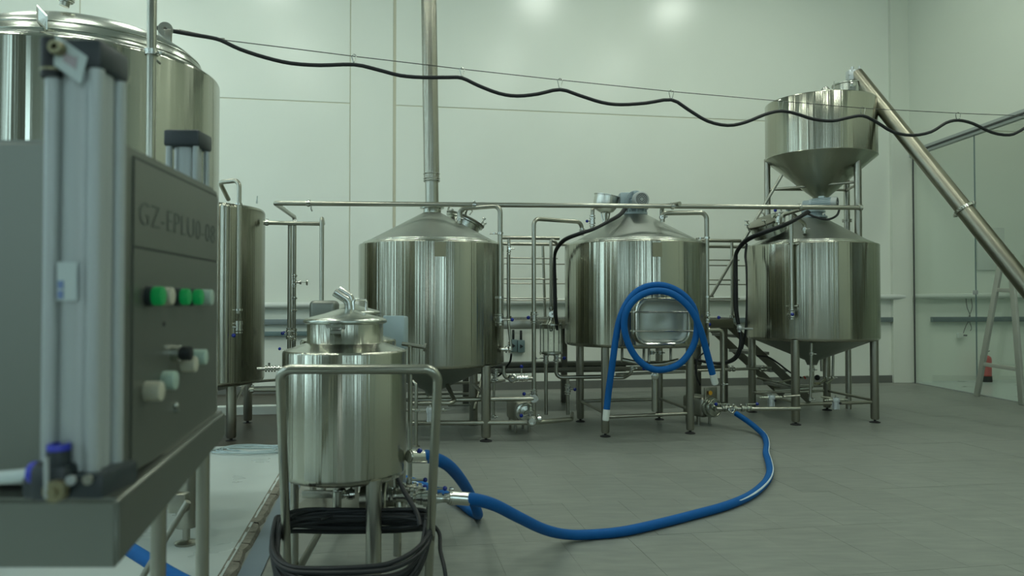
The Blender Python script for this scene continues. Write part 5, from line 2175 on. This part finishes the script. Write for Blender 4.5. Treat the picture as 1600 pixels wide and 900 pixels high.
def pp_(y, z, off=.0):
    return Vector((xpan(y), y, z)) + nx * off


mb = MB()
mb.poly_extrude([pp_(CY0 + .05, ZB + .012, .0), pp_(CY1 - .008, ZB + .012, .0), pp_(CY1 - .008, 1.286, .0), pp_(CY0 + .05, 1.286, .0)], nx * .003)
mb.build('door', M['cabinet'], fm, 0)
mb = MB()
mb.poly_extrude([pp_(CY0 + .05, 1.290, .0), pp_(CY1 - .008, 1.290, .0), pp_(CY1 - .008, 1.425, .0), pp_(CY0 + .05, 1.425, .0)], nx * .003)
mb.build('fascia', M['cabinet'], fm, 0)
mb = MB()
for z in (1.288, 1.428):
    mb.poly_extrude([pp_(CY0 + .05, z - .002), pp_(CY1 - .008, z - .002), pp_(CY1 - .008, z + .002), pp_(CY0 + .05, z + .002)], nx * .0012)
mb.build('seam', M['cabinet_dark'], fm, 0)

# engraved dotted lettering
fcu = bpy.data.curves.new('lettering', 'FONT')
fcu.body = 'GZ-EPLU0-08'
fcu.size = .055
fcu.offset = -.0012
fcu.extrude = .0006
fcu.space_character = 1.12
fo = bpy.data.objects.new('lettering', fcu)
COL.objects.link(fo)
bpy.context.view_layer.update()
me = bpy.data.meshes.new_from_object(fo.evaluated_get(bpy.context.evaluated_depsgraph_get()))
bpy.data.objects.remove(fo)
xs_ = [v.co.x for v in me.vertices]
wd = max(xs_) - min(xs_)
tgt = .40
me.transform(Matrix.Diagonal((tgt / wd, 1.0, 1, 1)))
yd = Vector((-.09, 1, 0)).normalized()
m4 = Matrix((yd, Z, nx)).transposed().to_4x4()
m4.translation = pp_(1.205, 1.325, .0034) - ORG[fm.name]
me.transform(m4)
me.materials.append(M['ink'])
lo = bpy.data.objects.new('lettering', me)
COL.objects.link(lo)
lo.parent = fm

# lower body: front face and tapering side with a ledge
mb = MB()
fr = [(CY0 - .035, .92), (CY1 + .01, .972), (CY1 + .01, .915), (1.52, .891), (CY0 - .035, .82)]
pts = [Vector((xpan(y) + .018, y, z)) for y, z in fr]
b2 = bmesh.new()
va = [b2.verts.new(p) for p in pts]
vb = [b2.verts.new((-1.45, p.y, p.z)) for p in pts]
b2.faces.new(va)
b2.faces.new(list(reversed(vb)))
for k in range(5):
    b2.faces.new((va[k], va[(k + 1) % 5], vb[(k + 1) % 5], vb[k]))
bmesh.ops.recalc_face_normals(b2, faces=b2.faces[:])
bmesh.ops.bevel(b2, geom=b2.edges[:], offset=.006, segments=3, affect='EDGES')
me = bpy.data.meshes.new('tmp')
b2.to_mesh(me)
b2.free()
mb.bm.from_mesh(me)
bpy.data.meshes.remove(me)
mb.build('lower_tray', M['cabinet'], fm)


def btn(y, z, r, prot, name, mat, collar=True, cm='blackcap', label=None, cl=.010, cr=1.1):
    p = pp_(y, z, .003)
    mb = MB()
    mb.lathe(p + nx * (cl if collar else 0), [(r * .96, 0), (r, .002), (r, prot - .004), (r * .94, prot - .0008), (r * .8, prot), (0, prot)], 32, nx)
    o = mb.build(name, M[mat], fm)
    if label:
        o['label'] = label
    if collar:
        MB().lathe(p, [(r * cr, 0), (r * cr, cl * .9), (r * .95, cl), (0, cl)], 32, nx).build('collar', M[cm], o)
    return o


zg = 1.212
btn(1.246, zg, .0155, .016, 'indicator_lamp', 'green', True, 'blackcap', 'green indicator lamp')
btn(1.300, zg, .0155, .022, 'push_button', 'cream', False)
btn(1.380, zg, .0150, .014, 'indicator_lamp', 'green', True, 'blackcap', 'green indicator lamp')
btn(1.452, zg, .0150, .014, 'indicator_lamp', 'green', True, 'blackcap', 'green indicator lamp')
btn(1.522, zg, .0160, .022, 'push_button', 'mint', False)
btn(1.365, 1.111, .0125, .018, 'selector_switch', 'black', True, 'bright', 'black selector knob on chrome collar', .015, 1.2)
btn(1.415, 1.088, .015, .026, 'push_button', 'cream', False)
btn(1.475, 1.097, .015, .026, 'push_button', 'mint', False)
btn(1.242, 1.058, .0165, .026, 'push_button', 'cream', False)
btn(1.320, 1.068, .0165, .022, 'push_button', 'mint', False)
mb = MB()
mb.ball(pp_(1.375, 1.018, .005), .006, 10)
mb.cyl(pp_(1.375, 1.008, .003), pp_(1.375, 1.008, .012), .004, None, 8)
mb.build('lock_screw', M['bright'], fm)
mb = MB()
mb.lathe(pp_(1.32, 1.165, .003), [(.004, 0), (.004, .002), (0, .002)], 12, nx)
mb.build('screw_hole', M['cabinet_dark'], fm)

# pneumatic cylinder in front, standing on the ledge
YC = .99
YC = .985
xc = -.548
c0 = Vector((xc, YC, 0))
zt_ = at(107, 106, .95).z
zb_ = at(107, 738, .95).z
zbb = at(107, 778, .95).z
ztt = at(107, 60, .95).z
mb = MB()
mb.tube([c0 + Z * zb_, c0 + Z * zt_], .031, 0, 32)
cyl_ = mb.build('air_cylinder', M['alu'], fm)
rods = MB()
for sx in (-1, 1):
    for sy in (-1, 1):
        MB().tube([c0 + Vector((.027 * sx, .027 * sy, zb_)), c0 + Vector((.027 * sx, .027 * sy, zt_))], .0095, 0, 14).build('tie_rod', M['alu'], cyl_)
MB().rbox(c0 + Z * ((zt_ + ztt) / 2), (.074, .074, ztt - zt_), .006).build('top_cap', M['blackcap'], cyl_)
MB().rbox(c0 + Z * ((zb_ + zbb) / 2) + Vector((0, 0, 0)), (.100, .092, zb_ - zbb), .006).build('bottom_cap', M['blackcap'], cyl_)
# diamond sticker on the top cap, label on the tube
q = c0 + Vector((.004, -.0385, (zt_ + ztt) / 2 - .004))
mb = MB()
mb.poly_extrude([q + Vector((-.022, 0, .026)), q + Vector((.018, 0, -.002)), q + Vector((.010, 0, -.036)), q + Vector((-.024, 0, -.012))], Vector((0, -.0008, 0)))
mb.build('sticker', M['sticker'], cyl_, 0)
mb = MB()
mb.poly_extrude([q + Vector((-.012, -.001, .004)), q + Vector((.006, -.001, -.003)), q + Vector((.004, -.001, -.018)), q + Vector((-.012, -.001, -.008))], Vector((0, -.0006, 0)))
mb.build('sticker_print', M['sticker_pink'], cyl_, 0)
mb = MB()
l0, l1 = at(115, 412, YC).z, at(115, 470, YC).z
for k in range(6):
    a0_ = -PI / 2 - .62 + k * .13
    a1_ = a0_ + .13
    pts = [c0 + Vector((-.004 + .0125 * (k + (0 if a_ == a0_ else 1)) / 3 - .01, -.0375, z)) for a_, z in ((a0_, l1), (a1_, l1), (a1_, l0), (a0_, l0))]
    mb.bm.faces.new([mb.bm.verts.new(p) for p in pts])
bmesh.ops.remove_doubles(mb.bm, verts=mb.bm.verts[:], dist=1e-5)
mb.build('label', M['sticker'], cyl_)
mb = MB()
for z0, z1 in ((at(0, 440, YC).z, at(0, 452, YC).z), (at(0, 455, YC).z, at(0, 467, YC).z)):
    mb.box(c0 + Vector((-.009, -.0380, (z0 + z1) / 2)), (.007, .0008, abs(z0 - z1)))
mb.build('label_print', M['sticker_blue'], cyl_, 0)
# fittings: elbow with two push rings and the air line
f0 = at(92, 745, YC - .04)
mb = MB()
mb.cyl(f0 + Vector((0, 0, -.02)), at(92, 703, YC - .04), .0135, None, 20)
mb.tube([f0 + Vector((0, 0, .01)), at(60, 738, YC - .04)], .013, 0, 20)
mb.rbox(f0 + Vector((-.005, 0, -.005)), (.045, .035, .045), .008)
fit = mb.build('elbow_fitting', M['blackcap'], fm)
p = at(92, 703, YC - .04)
MB().lathe(p, [(.0095, 0), (.0135, 0), (.0135, .005), (.0125, .008), (.0095, .008)], 24).build('push_ring', M['ring'], fit)
p = at(60, 738, YC - .04)
MB().lathe(p, [(.0095, 0), (.0135, 0), (.0135, .006), (.0125, .009), (.0095, .009)], 24, (-1, 0, 0)).build('push_ring', M['ring'], fit)
p = at(92, 765, YC - .055)
mb = MB()
mb.cyl(p, p + Vector((0, -.012, 0)), .013, None, 24)
mb.cyl(p + Vector((0, -.012, 0)), p + Vector((0, -.016, 0)), .006, None, 6)
mb.build('brass_screw', M['brass'], fit)
p = at(112, 750, YC - .055)
MB().cyl(p, p + Vector((0, -.004, 0)), .006, None, 14).build('cap_screw', M['alu'], fit)
p = at(138, 749, YC - .0535)
MB().cyl(p, p + Vector((0, -.003, 0)), .006, None, 14).build('cap_screw', M['leg'], fit)
p = at(72, 745, YC - .065)
MB().cyl(at(72, 716, YC - .065), at(73, 778, YC - .065), .003, None, 8).build('clip', M['alu'], fit)
MB().tube(spline([at(60, 740, YC - .04), at(30, 744, YC - .03), at(-10, 748, YC), at(-60, 760, YC + .1)], 6), .0085, 0, 12).build('air_line', M['sticker'], fm)
# brass port on the top cap
p = at(84, 72, YC - .052)
mb = MB()
mb.lathe(p + Vector((0, .012, 0)), [(.004, .012), (.008, .012), (.009, .008), (.009, 0), (0, 0)], 20, (0, -1, 0))
mb.build('port', M['brass'], cyl_)
MB().cyl(at(81, 62, YC - .03), at(81, 122, YC - .03), .0125, None, 20).build('port_fitting', M['black'], cyl_)
MB().cyl(at(81, 109, YC - .03), at(81, 112, YC - .03), .0132, None, 20).build('port_ring', M['brass'], cyl_)

# second cylinder behind the cabinet
YC2 = 1.98
c0 = Vector((at(294, 250, YC2).x, YC2, 0))
zt_ = at(294, 233, YC2).z
ztt = at(294, 208, YC2).z
cyl_ = MB().tube([c0 + Z * .95, c0 + Z * zt_], .033, 0, 32).build('air_cylinder', M['alu'], fm)
for sx in (-1, 1):
    for sy in (-1, 1):
        MB().tube([c0 + Vector((.034 * sx, .034 * sy, .95)), c0 + Vector((.034 * sx, .034 * sy, zt_))], .008, 0, 12).build('tie_rod', M['alu'], cyl_)
MB().rbox(c0 + Z * ((zt_ + ztt) / 2), (.09, .09, ztt - zt_), .006).build('top_cap', M['blackcap'], cyl_)
MB().rbox(Vector((-1.02, 1.84, .93)), (.40, .42, .04), .006).build('rear_shelf', M['cabinet'], fm)
# legs and stays under the cabinet
lg_ = [(316, 1.85, .9), (247, 1.60, .8), (190, 1.35, .8)]
for px, Y, top in lg_:
    q = at(px, 880, Y)
    if px == 190:
        q.x = -1.25
    rr = .0155
    MB().cyl(Vector((q.x, q.y, .03)), Vector((q.x, q.y, .93)), rr, None, 18).build('leg', M['leg'], fm)
q2, q3 = at(316, 880, 1.85), Vector((-1.3, 1.85, 0))
MB().cyl(Vector((q3.x, q3.y, .03)), Vector((q3.x, q3.y, .93)), .0155, None, 18).build('leg', M['leg'], fm)
qa = at(252, 853, 2.2)
qb = at(290, 790, 2.2)
MB().tube([qa + (qa - qb) * 1.2, qb + (qb - qa) * .1], .009, 0, 10).build('stay', M['leg'], fm)
mb = MB()
mb.rbox(at(280, 785, 2.25), (.05, .04, .055), .004)
mb.rbox(at(265, 792, 2.25), (.10, .03, .01), .002)
mb.build('bracket', M['leg'], fm)
